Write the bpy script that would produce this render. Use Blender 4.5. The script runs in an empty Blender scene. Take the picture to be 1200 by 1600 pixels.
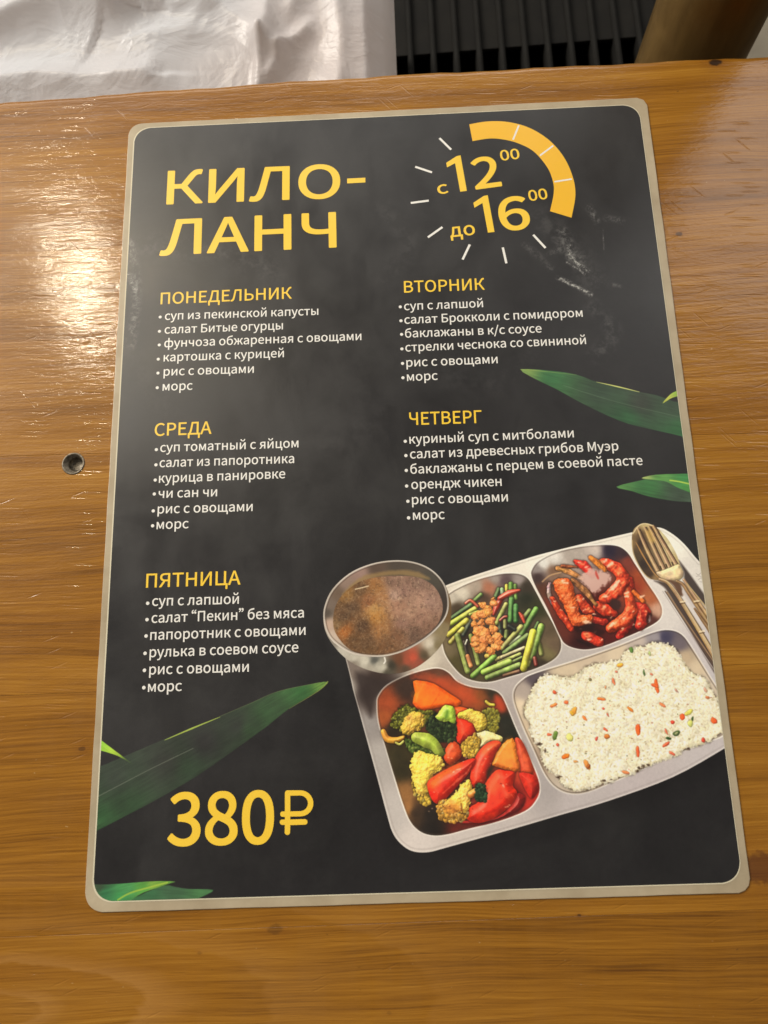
import bpy, bmesh, math, json, random
import numpy as np
from mathutils import Matrix, Vector

S = bpy.context.scene
COL = S.collection
# ------------------------------------------------------------------ survey of the table top
# camera pose solved from the known size of the laminated sheet (216 x 303 mm)
CAM_M = np.array([[0.99904, -0.03208, -0.02984], [0.03846, 0.96827, 0.24694], [0.02097, -0.24785, 0.96857]])
CAM_C = np.array([0.135, -93.07, 282.17])          # millimetres, origin = middle of the sheet, on the table top
FOC = 1250.0
TABLE_Z = 0.75


def U(x, y, z=0.0):
    """where a point measured on the photograph (1200 x 1600) lies on a level z mm above the table, in mm"""
    d = CAM_M.T @ np.array([x - 600.0, 800.0 - y, -FOC])
    return (CAM_C + d * (z - CAM_C[2]) / d[2])[:2]


def Us(pts, z=0.0):
    return np.array([U(p[0], p[1], z) for p in pts])


def frame(ox, oy, s):
    """measurements taken on an enlargement: origin and scale back to photograph pixels"""
    return lambda pts: [(ox + p[0] / s, oy + p[1] / s) for p in pts]


def smooth(pts, closed=True, n=8):
    """Catmull-Rom through the points"""
    P = np.asarray(pts, float)
    N = len(P)
    out = []
    rng_ = range(N) if closed else range(N - 1)
    for i in rng_:
        if closed:
            p0, p1, p2, p3 = P[(i - 1) % N], P[i], P[(i + 1) % N], P[(i + 2) % N]
        else:
            p0, p1, p2, p3 = P[max(i - 1, 0)], P[i], P[i + 1], P[min(i + 2, N - 1)]
        for k in range(n):
            t = k / n
            out.append(0.5 * ((2 * p1) + (-p0 + p2) * t + (2 * p0 - 5 * p1 + 4 * p2 - p3) * t * t
                              + (-p0 + 3 * p1 - 3 * p2 + p3) * t ** 3))
    if not closed:
        out.append(P[-1])
    return np.array(out)


# enlargements used for the measurements
fBowl = frame(500, 870, 5.714)
fBean = frame(680, 880, 6.0)
fGlaz = frame(820, 840, 5.217)
fVeg = frame(580, 1040, 4.2857)
fFork = frame(970, 810, 6.667)
fRice = frame(790, 980, 3.4286)

BOWL_RIM = fBowl([(30, 560), (40, 440), (110, 290), (260, 150), (450, 65), (650, 32), (830, 45), (980, 105), (1090, 210),
                  (1140, 330), (1145, 470), (1090, 590), (960, 720), (780, 830), (600, 885), (430, 890), (270, 860), (130, 770), (60, 680)])
BOWL_OUT = fBowl([(30, 560), (40, 440), (110, 290), (260, 150), (450, 65), (650, 32), (830, 45), (980, 105), (1090, 210),
                  (1150, 340), (1170, 450), (1160, 600), (1110, 740), (1020, 860), (900, 960), (780, 1020), (640, 1045),
                  (500, 1030), (350, 980), (220, 900), (110, 780), (50, 670)])
BEAN_DISH = fBean([(60, 740), (90, 850), (160, 960), (260, 1060), (380, 1105), (520, 1110), (700, 1060), (900, 1000), (1080, 920),
                   (1160, 840), (1175, 740), (1130, 620), (1020, 420), (930, 250), (870, 150), (800, 105), (700, 95), (560, 110),
                   (350, 170), (130, 280), (60, 400), (20, 600)])
GLAZ_DISH = fGlaz([(50, 310), (55, 260), (110, 190), (250, 120), (450, 75), (620, 60), (750, 70), (830, 120), (890, 210), (980, 350),
                   (1080, 500), (1115, 590), (1090, 670), (980, 740), (800, 820), (650, 880), (520, 910), (420, 905), (330, 870),
                   (280, 800), (180, 580), (90, 410)])
VEG_DISH = fVeg([(40, 260), (50, 200), (110, 130), (240, 65), (380, 25), (460, 20), (520, 50), (580, 110), (680, 145), (800, 160),
                 (860, 190), (900, 260), (970, 430), (1050, 600), (1110, 740), (1125, 830), (1100, 900), (1030, 970), (850, 1040),
                 (650, 1090), (520, 1125), (420, 1135), (330, 1110), (260, 1040), (210, 920), (160, 760), (100, 560), (50, 380)])
RICE_DISH = fRice([(42, 400), (45, 330), (90, 280), (160, 245), (400, 170), (600, 100), (780, 30), (870, 15), (940, 40), (1000, 120),
                   (1100, 280), (1190, 420), (1215, 500), (1165, 575), (1050, 620), (900, 680), (700, 770), (560, 830), (440, 880),
                   (350, 890), (270, 860), (210, 790), (150, 660), (90, 530)])
TRAY = [(541, 1000), (548, 1062), (563, 1120), (585, 1200), (605, 1275), (613, 1300), (625, 1317), (643, 1329), (668, 1331), (700, 1323),
        (800, 1295), (875, 1273), (950, 1251), (1050, 1214), (1131, 1169), (1160, 1150), (1120, 900), (1092, 878), (1068, 850),
        (1046, 832), (1025, 824), (990, 831), (860, 862), (812, 876), (780, 886), (698, 914), (600, 960)]
# ------------------------------------------------------------------ camera, light, exposure
cam_d = bpy.data.cameras.new('camera')
cam = bpy.data.objects.new('camera', cam_d)
COL.objects.link(cam)
S.camera = cam
cam_d.sensor_fit = 'VERTICAL'
cam_d.sensor_height = 32.0
cam_d.lens = 32.0 * FOC / 1600.0
cam_d.clip_start, cam_d.clip_end = 0.01, 50
cam_d.dof.use_dof = True
cam_d.dof.focus_distance = 0.305
cam_d.dof.aperture_fstop = 16.0
Mw = Matrix.Identity(4)
for i_ in range(3):
    for j_ in range(3):
        Mw[i_][j_] = float(CAM_M[j_, i_])
Mw.translation = Vector((CAM_C[0] / 1000, CAM_C[1] / 1000, CAM_C[2] / 1000 + TABLE_Z))
cam.matrix_world = Mw

world = bpy.data.worlds.new('World')
S.world = world
world.use_nodes = True
bg = world.node_tree.nodes['Background']
bg.inputs[0].default_value = (1.0, 0.92, 0.82, 1)
bg.inputs[1].default_value = 0.16


def lamp(name, kind, loc, power, col, size, target=None, size_y=None):
    d = bpy.data.lights.new(name, kind)
    d.energy = power
    d.color = col
    if kind == 'AREA':
        d.shape = 'RECTANGLE'
        d.size = size
        d.size_y = size_y or size
    else:
        d.shadow_soft_size = size
    o = bpy.data.objects.new(name, d)
    COL.objects.link(o)
    o.location = loc
    if target is not None:
        o.rotation_euler = (Vector(target) - Vector(loc)).to_track_quat('-Z', 'Y').to_euler()
    return o


# bare warm bulb whose reflection sits on the varnish left of the sheet
lamp('pendant_bulb', 'POINT', (-0.557, 0.687, TABLE_Z + 1.0), 10, (1.0, 0.86, 0.64), 0.036)
# added area fill for diffuse light, set outside the mirrored view
lamp('diffuse_fill', 'AREA', (-1.85, 1.15, TABLE_Z + 1.35), 76, (1.0, 0.93, 0.82), 1.0, (0, 0.05, TABLE_Z), 1.1)

# added area light that lays a soft veil over the sheet's upper half
lamp('veil_fill', 'AREA', (-0.35, 2.5, TABLE_Z + 1.55), 24, (1.0, 0.96, 0.88), 2.4, (0, 0.1, TABLE_Z), 1.0)
lamp('sheen_fill', 'AREA', (1.05, 1.25, TABLE_Z + 1.6), 5.0, (1.0, 0.97, 0.92), 0.8, (0.1, 0.1, TABLE_Z), 0.7)  # added area light for the pale sheen on the right-hand wood

S.view_settings.view_transform = 'Standard'
S.view_settings.look = 'None'
S.view_settings.exposure = 0.0
S.view_settings.gamma = 1.0
S.render.engine = 'CYCLES'
S.cycles.caustics_reflective = False
# ------------------------------------------------------------------ the printed artwork, painted in code
PX = 8.0                                   # artwork pixels per millimetre
ART_X0, ART_Y1 = -107.0, 150.5             # upper left corner of the artwork, mm
AW, AH = int(214 * PX), int(301 * PX)
rs = np.random.RandomState(7)


def cv(pts):
    """photograph pixels -> artwork pixels"""
    q = Us(pts)
    return np.stack([(q[:, 0] - ART_X0) * PX, (ART_Y1 - q[:, 1]) * PX], 1)


def cscale(p):
    a = cv([p, (p[0] + 1, p[1]), (p[0], p[1] + 1)])
    return math.sqrt(abs(np.cross(a[1] - a[0], a[2] - a[0])))


LAT = rs.rand(256, 256).astype(np.float32)


def vnoise(x, y, seed=0):
    xi = np.floor(x).astype(int)
    yi = np.floor(y).astype(int)
    fx = x - xi
    fy = y - yi
    fx = fx * fx * (3 - 2 * fx)
    fy = fy * fy * (3 - 2 * fy)
    a, b = xi + seed * 37, yi + seed * 91
    g = lambda i, j: LAT[j & 255, i & 255]
    return (g(a, b) * (1 - fx) + g(a + 1, b) * fx) * (1 - fy) + (g(a, b + 1) * (1 - fx) + g(a + 1, b + 1) * fx) * fy - 0.5


def fbm(x, y, cell, octaves=4, seed=0, gain=0.55):
    s, amp, tot = 0, 1.0, 0
    for k in range(octaves):
        s = s + amp * vnoise(x / cell + 17 * k, y / cell + 31 * k, seed + k)
        tot += amp
        amp *= gain
        cell /= 2.03
    return s / tot * 2


ART = np.zeros((AH, AW, 3), np.float32)


def window(P, pad):
    x0 = max(int(P[:, 0].min() - pad), 0)
    x1 = min(int(P[:, 0].max() + pad) + 2, AW)
    y0 = max(int(P[:, 1].min() - pad), 0)
    y1 = min(int(P[:, 1].max() + pad) + 2, AH)
    if x1 <= x0 + 2 or y1 <= y0 + 2:
        return None
    Y, X = np.mgrid[y0:y1, x0:x1].astype(np.float32)
    return (slice(y0, y1), slice(x0, x1)), X, Y


def sd_poly(P, X, Y):
    d = np.full(X.shape, 1e9, np.float32)
    ins = np.zeros(X.shape, bool)
    N = len(P)
    for i in range(N):
        ax, ay = P[i]
        bx, by = P[(i + 1) % N]
        ex, ey = bx - ax, by - ay
        L = ex * ex + ey * ey + 1e-9
        wx, wy = X - ax, Y - ay
        t = np.clip((wx * ex + wy * ey) / L, 0, 1)
        d = np.minimum(d, (wx - t * ex) ** 2 + (wy - t * ey) ** 2)
        if ay != by:
            c = (ay > Y) != (by > Y)
            ins ^= c & (X < ex * (Y - ay) / (by - ay) + ax)
    d = np.sqrt(d)
    return np.where(ins, d, -d)


def sd_line(P, R, X, Y):
    """tapered polyline; also returns the run along it 0..1"""
    best = np.full(X.shape, -1e9, np.float32)
    run = np.zeros(X.shape, np.float32)
    N = len(P)
    for i in range(N - 1):
        ax, ay = P[i]
        bx, by = P[i + 1]
        ex, ey = bx - ax, by - ay
        L = ex * ex + ey * ey + 1e-9
        wx, wy = X - ax, Y - ay
        t = np.clip((wx * ex + wy * ey) / L, 0, 1)
        d = (R[i] * (1 - t) + R[i + 1] * t) - np.sqrt((wx - t * ex) ** 2 + (wy - t * ey) ** 2)
        m = d > best
        best = np.where(m, d, best)
        run = np.where(m, (i + t) / (N - 1), run)
    return best, run


def put(sl, a, col):
    col = np.asarray(col, np.float32)
    ART[sl] += (col - ART[sl]) * a[..., None]


def field(P, cols, X, Y, pw=3.0):
    """smooth colour field through samples"""
    num = np.zeros(X.shape + (3,), np.float32)
    den = np.zeros(X.shape, np.float32)
    for (x, y), c in zip(P, cols):
        w = 1.0 / ((X - x) ** 2 + (Y - y) ** 2 + 30.0) ** (pw / 2)
        num += w[..., None] * np.array(c, np.float32)
        den += w
    return num / den[..., None]


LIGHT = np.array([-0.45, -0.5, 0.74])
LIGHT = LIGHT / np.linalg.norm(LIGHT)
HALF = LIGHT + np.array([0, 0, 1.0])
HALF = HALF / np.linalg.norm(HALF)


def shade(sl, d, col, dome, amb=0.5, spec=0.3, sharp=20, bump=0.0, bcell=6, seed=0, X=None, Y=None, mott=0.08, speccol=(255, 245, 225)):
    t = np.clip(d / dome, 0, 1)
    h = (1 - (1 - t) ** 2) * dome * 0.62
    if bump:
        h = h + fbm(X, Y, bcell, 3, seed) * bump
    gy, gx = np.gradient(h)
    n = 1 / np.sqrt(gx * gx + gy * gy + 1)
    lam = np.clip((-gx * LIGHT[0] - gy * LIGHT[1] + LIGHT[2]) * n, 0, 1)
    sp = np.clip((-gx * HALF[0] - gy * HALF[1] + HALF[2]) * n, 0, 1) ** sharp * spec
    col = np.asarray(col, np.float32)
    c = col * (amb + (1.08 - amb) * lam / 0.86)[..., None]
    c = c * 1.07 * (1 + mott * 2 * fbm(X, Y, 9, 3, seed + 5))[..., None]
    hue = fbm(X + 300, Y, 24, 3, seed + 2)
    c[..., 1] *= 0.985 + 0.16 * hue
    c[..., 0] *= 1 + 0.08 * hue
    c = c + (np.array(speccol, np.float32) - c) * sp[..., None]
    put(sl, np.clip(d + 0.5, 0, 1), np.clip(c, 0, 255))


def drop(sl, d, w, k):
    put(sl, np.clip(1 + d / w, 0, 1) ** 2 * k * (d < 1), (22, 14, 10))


def blob(pts, col, dome=10, edge=0.0, ecell=7, sh=(7, 0.55), sm=3, seed=0, clip=None, **kw):
    """a solid seen from above: outline in photograph pixels"""
    P = cv(smooth(pts, True, sm) if sm > 1 else pts)
    w = window(P, 14)
    if w is None:
        return
    sl, X, Y = w
    d = sd_poly(P, X, Y)
    if edge:
        d = d + fbm(X, Y, ecell, 3, seed) * edge
    if sh:
        drop(sl, d, sh[0], sh[1])
    if callable(col):
        col = col(X, Y)
    shade(sl, d, col, dome, seed=seed, X=X, Y=Y, **kw)


def rod(pts, wid, col, dome=None, sh=(6, 0.55), seed=0, sm=True, flat=False, tip=None, edge=0, **kw):
    """a stalk, strip or slice lying along a line; widths in photograph pixels"""
    if len(pts) > 2 and sm:
        pts = smooth(pts, False, 4)
    P = cv(pts)
    s = cscale(pts[len(pts) // 2])
    if np.isscalar(wid):
        R = np.full(len(P), wid * s / 2)
    else:
        R = np.interp(np.linspace(0, 1, len(P)), np.linspace(0, 1, len(wid)), wid) * s / 2
    w = window(P, R.max() + 10)
    if w is None:
        return
    sl, X, Y = w
    d, run = sd_line(P, R, X, Y)
    if edge:
        d = d + fbm(X, Y, 16, 3, seed + 40) * edge
    if sh:
        drop(sl, d, sh[0], sh[1])
    if flat:
        put(sl, np.clip(d + 0.5, 0, 1) * (kw.get('a', 1.0)), col)
        return
    c = np.asarray(col, np.float32)
    if tip is not None:
        c = c + (np.array(tip, np.float32) - c) * np.clip(run * 1.6 - 0.6, 0, 1)[..., None]
    shade(sl, d, c, dome or R.max(), seed=seed, X=X, Y=Y, **kw)


def soft(pts, col, a, feather, sm=3, noise=0.0, ncell=8, seed=0):
    """soft edged patch"""
    P = cv(smooth(pts, True, sm) if sm > 1 else pts)
    w = window(P, feather + 4)
    if w is None:
        return
    sl, X, Y = w
    d = sd_poly(P, X, Y)
    if noise:
        d = d + fbm(X, Y, ncell, 4, seed) * noise
    put(sl, np.clip(0.5 + d / (2 * feather), 0, 1) * a, col)


def region(outline, samples, fr, noise=0.0, ncell=10, pw=3.0, feather=0.5, seed=0, sm=4, nmul=(1, 1)):
    P = cv(smooth(outline, True, sm))
    w = window(P, 4)
    sl, X, Y = w
    d = sd_poly(P, X, Y)
    c = field(cv(fr([s[0] for s in samples])), [s[1] for s in samples], X, Y, pw)
    if noise:
        c = c * (1 + noise * fbm(X * nmul[0], Y * nmul[1], ncell, 5, seed, 0.75))[..., None]
    put(sl, np.clip(d / (2 * feather) + 0.5, 0, 1), np.clip(c, 0, 255))
    return sl, X, Y, d


def florets(pts, col, n, r=(3, 6), seed=0, dark=0.45, sm=3, hi=(200, 205, 110)):
    """bumpy head: hundreds of tiny buds"""
    P = cv(smooth(pts, True, sm))
    w = window(P, 14)
    sl, X, Y = w
    d = sd_poly(P, X, Y) + fbm(X, Y, 9, 3, seed) * 5
    drop(sl, d, 7, 0.5)
    put(sl, np.clip(d + 0.5, 0, 1), np.array(col) * dark)
    R_ = np.random.RandomState(seed + 100)
    x0, y0, x1, y1 = P[:, 0].min(), P[:, 1].min(), P[:, 0].max(), P[:, 1].max()
    cnt = 0
    oy, ox = sl[0].start, sl[1].start
    for _ in range(n * 4):
        x, y = R_.uniform(x0, x1), R_.uniform(y0, y1)
        j, i = int(y - oy), int(x - ox)
        if not (0 <= j < d.shape[0] and 0 <= i < d.shape[1]) or d[j, i] < 0.5:
            continue
        rr = R_.uniform(*r)
        q = np.array([[x, y]])
        ww = window(q, rr + 2)
        if ww is None:
            continue
        s2, X2, Y2 = ww
        dd = rr - np.hypot(X2 - x, Y2 - y)
        k = R_.uniform(0.6, 1.25)
        lum = 0.62 + 0.5 * np.clip((-(X2 - x) - (Y2 - y)) / (rr * 2) + 0.4, 0, 1)
        c = np.array(col, np.float32) * k
        if R_.rand() < 0.14:
            c = c * 0.5 + np.array(hi) * 0.5
        put(s2, np.clip(dd * 0.8, 0, 1) * 0.9, np.clip(c[None, None] * lum[..., None], 0, 255))
        cnt += 1
        if cnt >= n:
            break


def paint_leaf(pts, samples, streak, seed, rib=None, ribcol=(110, 130, 105), ribw=1.0, riba=0.5):
    P = cv(smooth(pts, True, 3))
    w = window(P, 4)
    sl, X, Y = w
    d = sd_poly(P, X, Y)
    c = field(cv([s[0] for s in samples]), [s[1] for s in samples], X, Y, 2.2)
    a = math.radians(streak)
    u = X * math.cos(a) + Y * math.sin(a)
    v = -X * math.sin(a) + Y * math.cos(a)
    c = c * (1 + 0.16 * fbm(u / 14, v, 3.5, 3, seed) + 0.12 * fbm(X, Y, 40, 3, seed + 3))[..., None]
    put(sl, np.clip(d * 0.7 + 0.5, 0, 1), np.clip(c, 0, 255))
    if rib:
        rod(rib, ribw, ribcol, sh=None, flat=True, a=riba)


LEAVES = {
    'a': [(813, 578), (860, 580), (900, 586), (936, 599), (993, 612), (1024, 618), (1052, 628), (1070, 634), (1078, 690), (1063, 682),
          (1010, 670), (967, 658), (911, 632), (869, 609), (838, 594)],
    'b': [(1034, 631), (1046, 617), (1057, 611), (1066, 606), (1068, 618), (1057, 620), (1046, 624)],
    'c': [(962, 761), (1000, 751), (1025, 746), (1050, 757), (1080, 768), (1092, 787), (1079, 785), (1050, 783), (1012, 776), (987, 768)],
    'd': [(1001, 747.5), (1025, 742), (1072, 740.5), (1090, 740), (1094, 775), (1076, 769.5), (1055, 761), (1040, 753), (1020, 750)],
    'e': [(512, 1065), (480, 1070), (435, 1080), (393, 1098), (344, 1119), (288, 1141), (242, 1161), (160, 1196), (140, 1204), (140, 1304),
          (153, 1297), (190, 1278), (249.5, 1246.5), (309, 1211.5), (379, 1162.5), (417.5, 1134.5), (452.5, 1106.5), (498, 1078.5)],
    'f': [(150, 1148), (160, 1157), (186.5, 1177), (207, 1193), (185, 1181), (160, 1173), (150, 1172)],
    'g': [(140, 1384), (170, 1381), (200, 1379), (239, 1376), (274, 1376.5), (262, 1381), (225, 1394), (204, 1407), (190, 1416), (140, 1416)],
    'h': [(256.5, 1383), (275, 1385), (295, 1388), (334, 1389.5), (316, 1400.5), (305.5, 1405), (290, 1414), (195, 1416), (215, 1400)],
}


def paint_all():
    # dark slate ground
    Y, X = np.mgrid[0:AH, 0:AW].astype(np.float32)
    g = 27 + 4.0 * fbm(X, Y, 260, 5, 1) + 3.2 * fbm(X, Y, 9, 3, 5, 0.8)
    m = np.clip(fbm(X, Y, 110, 6, 11, 0.7) * 2 - 0.25, 0, 1)
    g = g - 4 * m * np.clip(1.2 - abs(Y / AH - 0.55) * 2.5, 0, 1)
    ART[..., 0], ART[..., 1], ART[..., 2] = g * 1.0, g * 0.95, g * 1.02
    # shadow printed under the tray
    soft([(560, 1120), (600, 1290), (650, 1345), (800, 1312), (1000, 1250), (1150, 1185), (1150, 1100), (700, 1000)], (14, 11, 14), 0.7, 34)
    # leaves
    g1, g2, gd = (64, 112, 66), (44, 86, 50), (52, 60, 50)
    paint_leaf(LEAVES['a'], [((820, 579), (120, 150, 80)), ((860, 592), (52, 104, 62)), ((940, 615), (50, 72, 54)), ((1000, 630), gd),
                             ((1050, 640), (56, 78, 58)), ((1060, 675), (46, 98, 56)), ((980, 655), (42, 88, 52))], 18, 3, [(880, 603), (960, 628), (1064, 653)])
    rod([(931, 597.5), (965, 605), (998, 613)], [0.6, 2.2, 0.8], (205, 212, 120), sh=None, flat=True)
    rod([(813, 578), (840, 580), (900, 586.5)], [1.6, 1.0, 0.4], (150, 175, 90), sh=None, flat=True, a=.7)
    paint_leaf(LEAVES['b'], [((1040, 625), (205, 212, 90)), ((1060, 614), (150, 190, 70))], -40, 4)
    paint_leaf(LEAVES['c'], [((965, 761), (80, 130, 70)), ((1010, 765), (58, 112, 62)), ((1060, 775), (60, 78, 62)), ((1075, 782), (70, 92, 72))], 14, 6)
    paint_leaf(LEAVES['d'], [((1005, 747), (170, 190, 110)), ((1030, 746), (90, 150, 75)), ((1070, 748), (62, 136, 74)), ((1075, 762), (72, 140, 66))], 8, 8,
               [(1046, 751), (1060, 753), (1078, 757)], (185, 215, 85), 2.4, 0.9)
    paint_leaf(LEAVES['e'], [((508, 1067), (110, 150, 70)), ((470, 1082), (52, 98, 52)), ((420, 1110), (50, 80, 48)), ((370, 1135), (42, 48, 42)),
                             ((320, 1160), (38, 38, 38)), ((260, 1190), (46, 50, 44)), ((180, 1215), (50, 60, 50)), ((200, 1255), (44, 70, 44)),
                             ((160, 1285), (52, 92, 54)), ((300, 1200), (42, 62, 42)), ((390, 1140), (44, 66, 42))], -27, 12,
               [(154, 1244), (230, 1204), (302, 1169)], (118, 124, 110), 1.4, 0.6)
    rod([(512, 1065), (498, 1079), (452, 1107)], [2.0, 1.2, 0.5], (150, 165, 80), sh=None, flat=True, a=.8)
    rod([(258, 1156), (300, 1138), (344, 1120)], [0.8, 2.6, 0.8], (170, 190, 80), sh=None, flat=True)
    rod([(344, 1119), (393, 1098), (435, 1080), (500, 1066)], 0.9, (130, 150, 90), sh=None, flat=True, a=.5)
    paint_leaf(LEAVES['f'], [((158, 1162), (150, 205, 60)), ((180, 1176), (165, 200, 60)), ((205, 1191), (60, 80, 45))], 35, 14)
    paint_leaf(LEAVES['h'], [((270, 1390), (60, 96, 66)), ((320, 1394), (70, 120, 72)), ((230, 1402), (52, 104, 66))], 5, 16)
    paint_leaf(LEAVES['g'], [((155, 1384), (60, 78, 56)), ((165, 1396), (56, 130, 82)), ((200, 1388), (74, 146, 84)), ((240, 1380), (120, 165, 60)),
                             ((190, 1402), (62, 150, 84)), ((225, 1388), (80, 150, 60))], -12, 18,
               [(185, 1405), (205, 1394), (240, 1384), (262, 1378)], (170, 200, 70), 2.6, 0.8)

    # ---- the tray
    metal = lambda p: [(q[0], q[1]) for q in p]
    S = [((545, 1070), (150, 142, 134)), ((555, 1050), (120, 108, 100)), ((590, 1060), (62, 50, 46)), ((572, 1085), (66, 56, 54)), ((590, 1100), (120, 108, 102)),
         ((575, 1130), (150, 143, 140)), ((590, 1180), (172, 165, 160)), ((615, 1270), (188, 180, 175)), ((650, 1315), (206, 196, 190)),
         ((720, 1308), (196, 186, 180)), ((800, 1285), (188, 178, 174)), ((900, 1250), (184, 175, 174)), ((1000, 1225), (186, 176, 176)),
         ((1120, 1170), (190, 182, 182)), ((690, 1055), (176, 164, 150)), ((665, 1035), (205, 195, 178)), ((720, 1068), (176, 166, 160)), ((790, 1065), (178, 168, 164)),
         ((815, 1100), (168, 158, 154)), ((840, 1180), (174, 165, 162)), ((855, 1230), (168, 160, 158)), ((870, 1030), (180, 172, 168)),
         ((790, 900), (226, 219, 206)), ((720, 915), (220, 212, 196)), ((840, 880), (232, 225, 212)), ((835, 940), (205, 196, 186)), ((865, 1000), (186, 178, 172)),
         ((950, 848), (228, 221, 208)), ((1010, 845), (228, 222, 210)), ((1050, 850), (232, 228, 216)), ((1085, 890), (214, 208, 200)),
         ((1000, 1000), (190, 182, 180)), ((1040, 960), (212, 205, 200)), ((1020, 920), (214, 206, 200)), ((1090, 1010), (196, 188, 188)), ((1120, 1080), (190, 184, 186)),
         ((945, 1020), (184, 174, 170)), ((700, 925), (215, 205, 190))]
    sl, X, Y, d = region(TRAY, S, metal, 0.05, 5, 3.0, 0.6, 21)
    put(sl, np.clip(1 - abs(d - 2.0) / 2.2, 0, 1) * 0.55, (236, 230, 222))
    put(sl, np.clip(1 - abs(d - 8.0) / 3.0, 0, 1) * 0.22, (120, 110, 106))
    # dark reflection on the tray beside the bowl
    soft([(556, 1050), (600, 1062), (640, 1060), (620, 1072), (592, 1085), (584, 1108), (578, 1120), (566, 1090)], (56, 46, 44), 0.85, 9)

    def dish(outline, samples, fr, seed, lit=(238, 232, 222), noise=0.16):
        sl, X, Y, d = region(outline, samples, fr, noise, 40, 3.2, 0.6, seed)
        ang = fbm(X, Y, 120, 2, seed + 9)
        put(sl, np.clip(1 - abs(d + 1.2) / 3.0, 0, 1) * (0.75 + 0.5 * ang).clip(0, 1), lit)
        put(sl, np.clip(1 - abs(d - 3.2) / 2.6, 0, 1) * (0.45 - 0.4 * ang).clip(0, 1), (70, 58, 52))

    # bean dish
    dish(BEAN_DISH, [((250, 280), (205, 195, 178)), ((160, 330), (190, 180, 165)), ((380, 220), (170, 155, 140)), ((560, 140), (150, 138, 130)), ((500, 230), (165, 110, 85)),
                     ((650, 165), (92, 74, 76)), ((780, 150), (150, 138, 134)), ((850, 220), (60, 52, 42)), ((850, 330), (44, 46, 34)),
                     ((950, 420), (62, 62, 40)), ((1050, 600), (96, 82, 64)), ((1120, 760), (110, 92, 74)), ((1050, 860), (120, 110, 76)),
                     ((1000, 950), (62, 52, 40)), ((600, 1080), (80, 66, 48)), ((350, 1050), (84, 74, 46)), ((200, 950), (86, 78, 48)),
                     ((120, 800), (120, 106, 80)), ((600, 700), (36, 32, 26)), ((300, 700), (60, 50, 40)), ((850, 800), (52, 44, 34)),
                     ((200, 420), (70, 58, 44)), ((450, 330), (80, 62, 50)), ((700, 1000), (50, 40, 30))], fBean, 31)
    B = [  # stalks: x1 y1 x2 y2 width colour
        (600, 560, 600, 620, 36, (58, 68, 52)), (650, 540, 650, 600, 34, (120, 125, 70)), (665, 640, 660, 690, 40, (92, 102, 56)),
        (610, 640, 610, 690, 36, (52, 62, 52)), (270, 740, 300, 900, 40, (64, 54, 48)), (280, 760, 295, 720, 16, (190, 180, 175)),
        (260, 670, 325, 545, 42, (62, 68, 58)), (355, 360, 425, 295, 36, (92, 122, 60)),
        (150, 515, 335, 385, 38, (74, 104, 62)), (130, 575, 370, 425, 46, (160, 166, 70)), (325, 480, 400, 455, 30, (150, 160, 70)),
        (125, 670, 290, 535, 50, (178, 172, 60)), (140, 740, 255, 615, 40, (172, 166, 72)),
        (330, 680, 400, 940, 42, (112, 122, 60)), (205, 680, 300, 1010, 54, (120, 134, 66)), (300, 870, 330, 960, 38, (192, 122, 75)),
        (870, 960, 900, 880, 32, (112, 112, 60)), (970, 760, 990, 850, 42, (114, 124, 62)), (835, 500, 880, 445, 42, (110, 126, 70)),
        (930, 620, 960, 560, 32, (62, 88, 48)), (790, 690, 940, 430, 50, (86, 122, 56)), (700, 760, 790, 690, 34, (128, 142, 110)),
        (625, 795, 800, 595, 46, (150, 152, 82)), (645, 840, 860, 675, 44, (106, 132, 72)),
        (570, 900, 640, 870, 34, (180, 172, 100)), (620, 880, 830, 790, 30, (186, 176, 130)), (590, 935, 790, 850, 30, (150, 158, 86)),
        (610, 1010, 790, 900, 26, (70, 80, 46)), (660, 950, 810, 880, 24, (112, 132, 72)), (640, 1050, 780, 1010, 30, (120, 82, 62)),
        (480, 870, 492, 872, 46, (190, 166, 70)), (350, 1055, 550, 875, 50, (110, 150, 60)),
        (485, 1070, 785, 950, 48, (124, 150, 76)), (450, 1020, 690, 920, 54, (146, 178, 76)),
        (900, 880, 990, 592, 60, (120, 152, 66)), (825, 985, 912, 645, 64, (188, 184, 60)),
        (665, 210, 668, 300, 32, (190, 172, 70)), (592, 245, 565, 310, 38, (72, 102, 58)), (622, 245, 628, 290, 36, (122, 144, 116)),
        (745, 210, 752, 330, 34, (100, 140, 60)), (705, 195, 712, 400, 44, (92, 134, 58)), (700, 540, 712, 340, 50, (70, 116, 56)), (752, 540, 752, 400, 46, (62, 112, 56)),
        (572, 560, 660, 385, 40, (138, 144, 74)), (690, 590, 740, 620, 40, (30, 32, 34))]
    for k, (x1, y1, x2, y2, w_, c) in enumerate(B):
        p = fBean([(x1, y1), (x2, y2)])
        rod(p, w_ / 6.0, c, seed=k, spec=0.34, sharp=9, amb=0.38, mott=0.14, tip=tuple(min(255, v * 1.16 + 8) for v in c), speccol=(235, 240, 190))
    for k, (p, w_, c) in enumerate([([(285, 375), (330, 350), (395, 405)], 26, (178, 76, 56)), ([(545, 480), (575, 400), (625, 320)], [24, 60, 40], (186, 62, 46)),
                                    ([(600, 330), (690, 280), (785, 255)], [40, 56, 24], (196, 70, 50)), ([(785, 465), (810, 500), (832, 555)], [16, 38, 20], (192, 76, 52)),
                                    ([(605, 535), (640, 505), (665, 500)], 22, (160, 60, 50)), ([(928, 890), (940, 950)], 36, (124, 50, 42))]):
        rod(fBean(p), [v / 6.0 for v in w_] if isinstance(w_, list) else w_ / 6.0, c, seed=60 + k, spec=0.7, sharp=14, amb=0.45)
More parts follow.
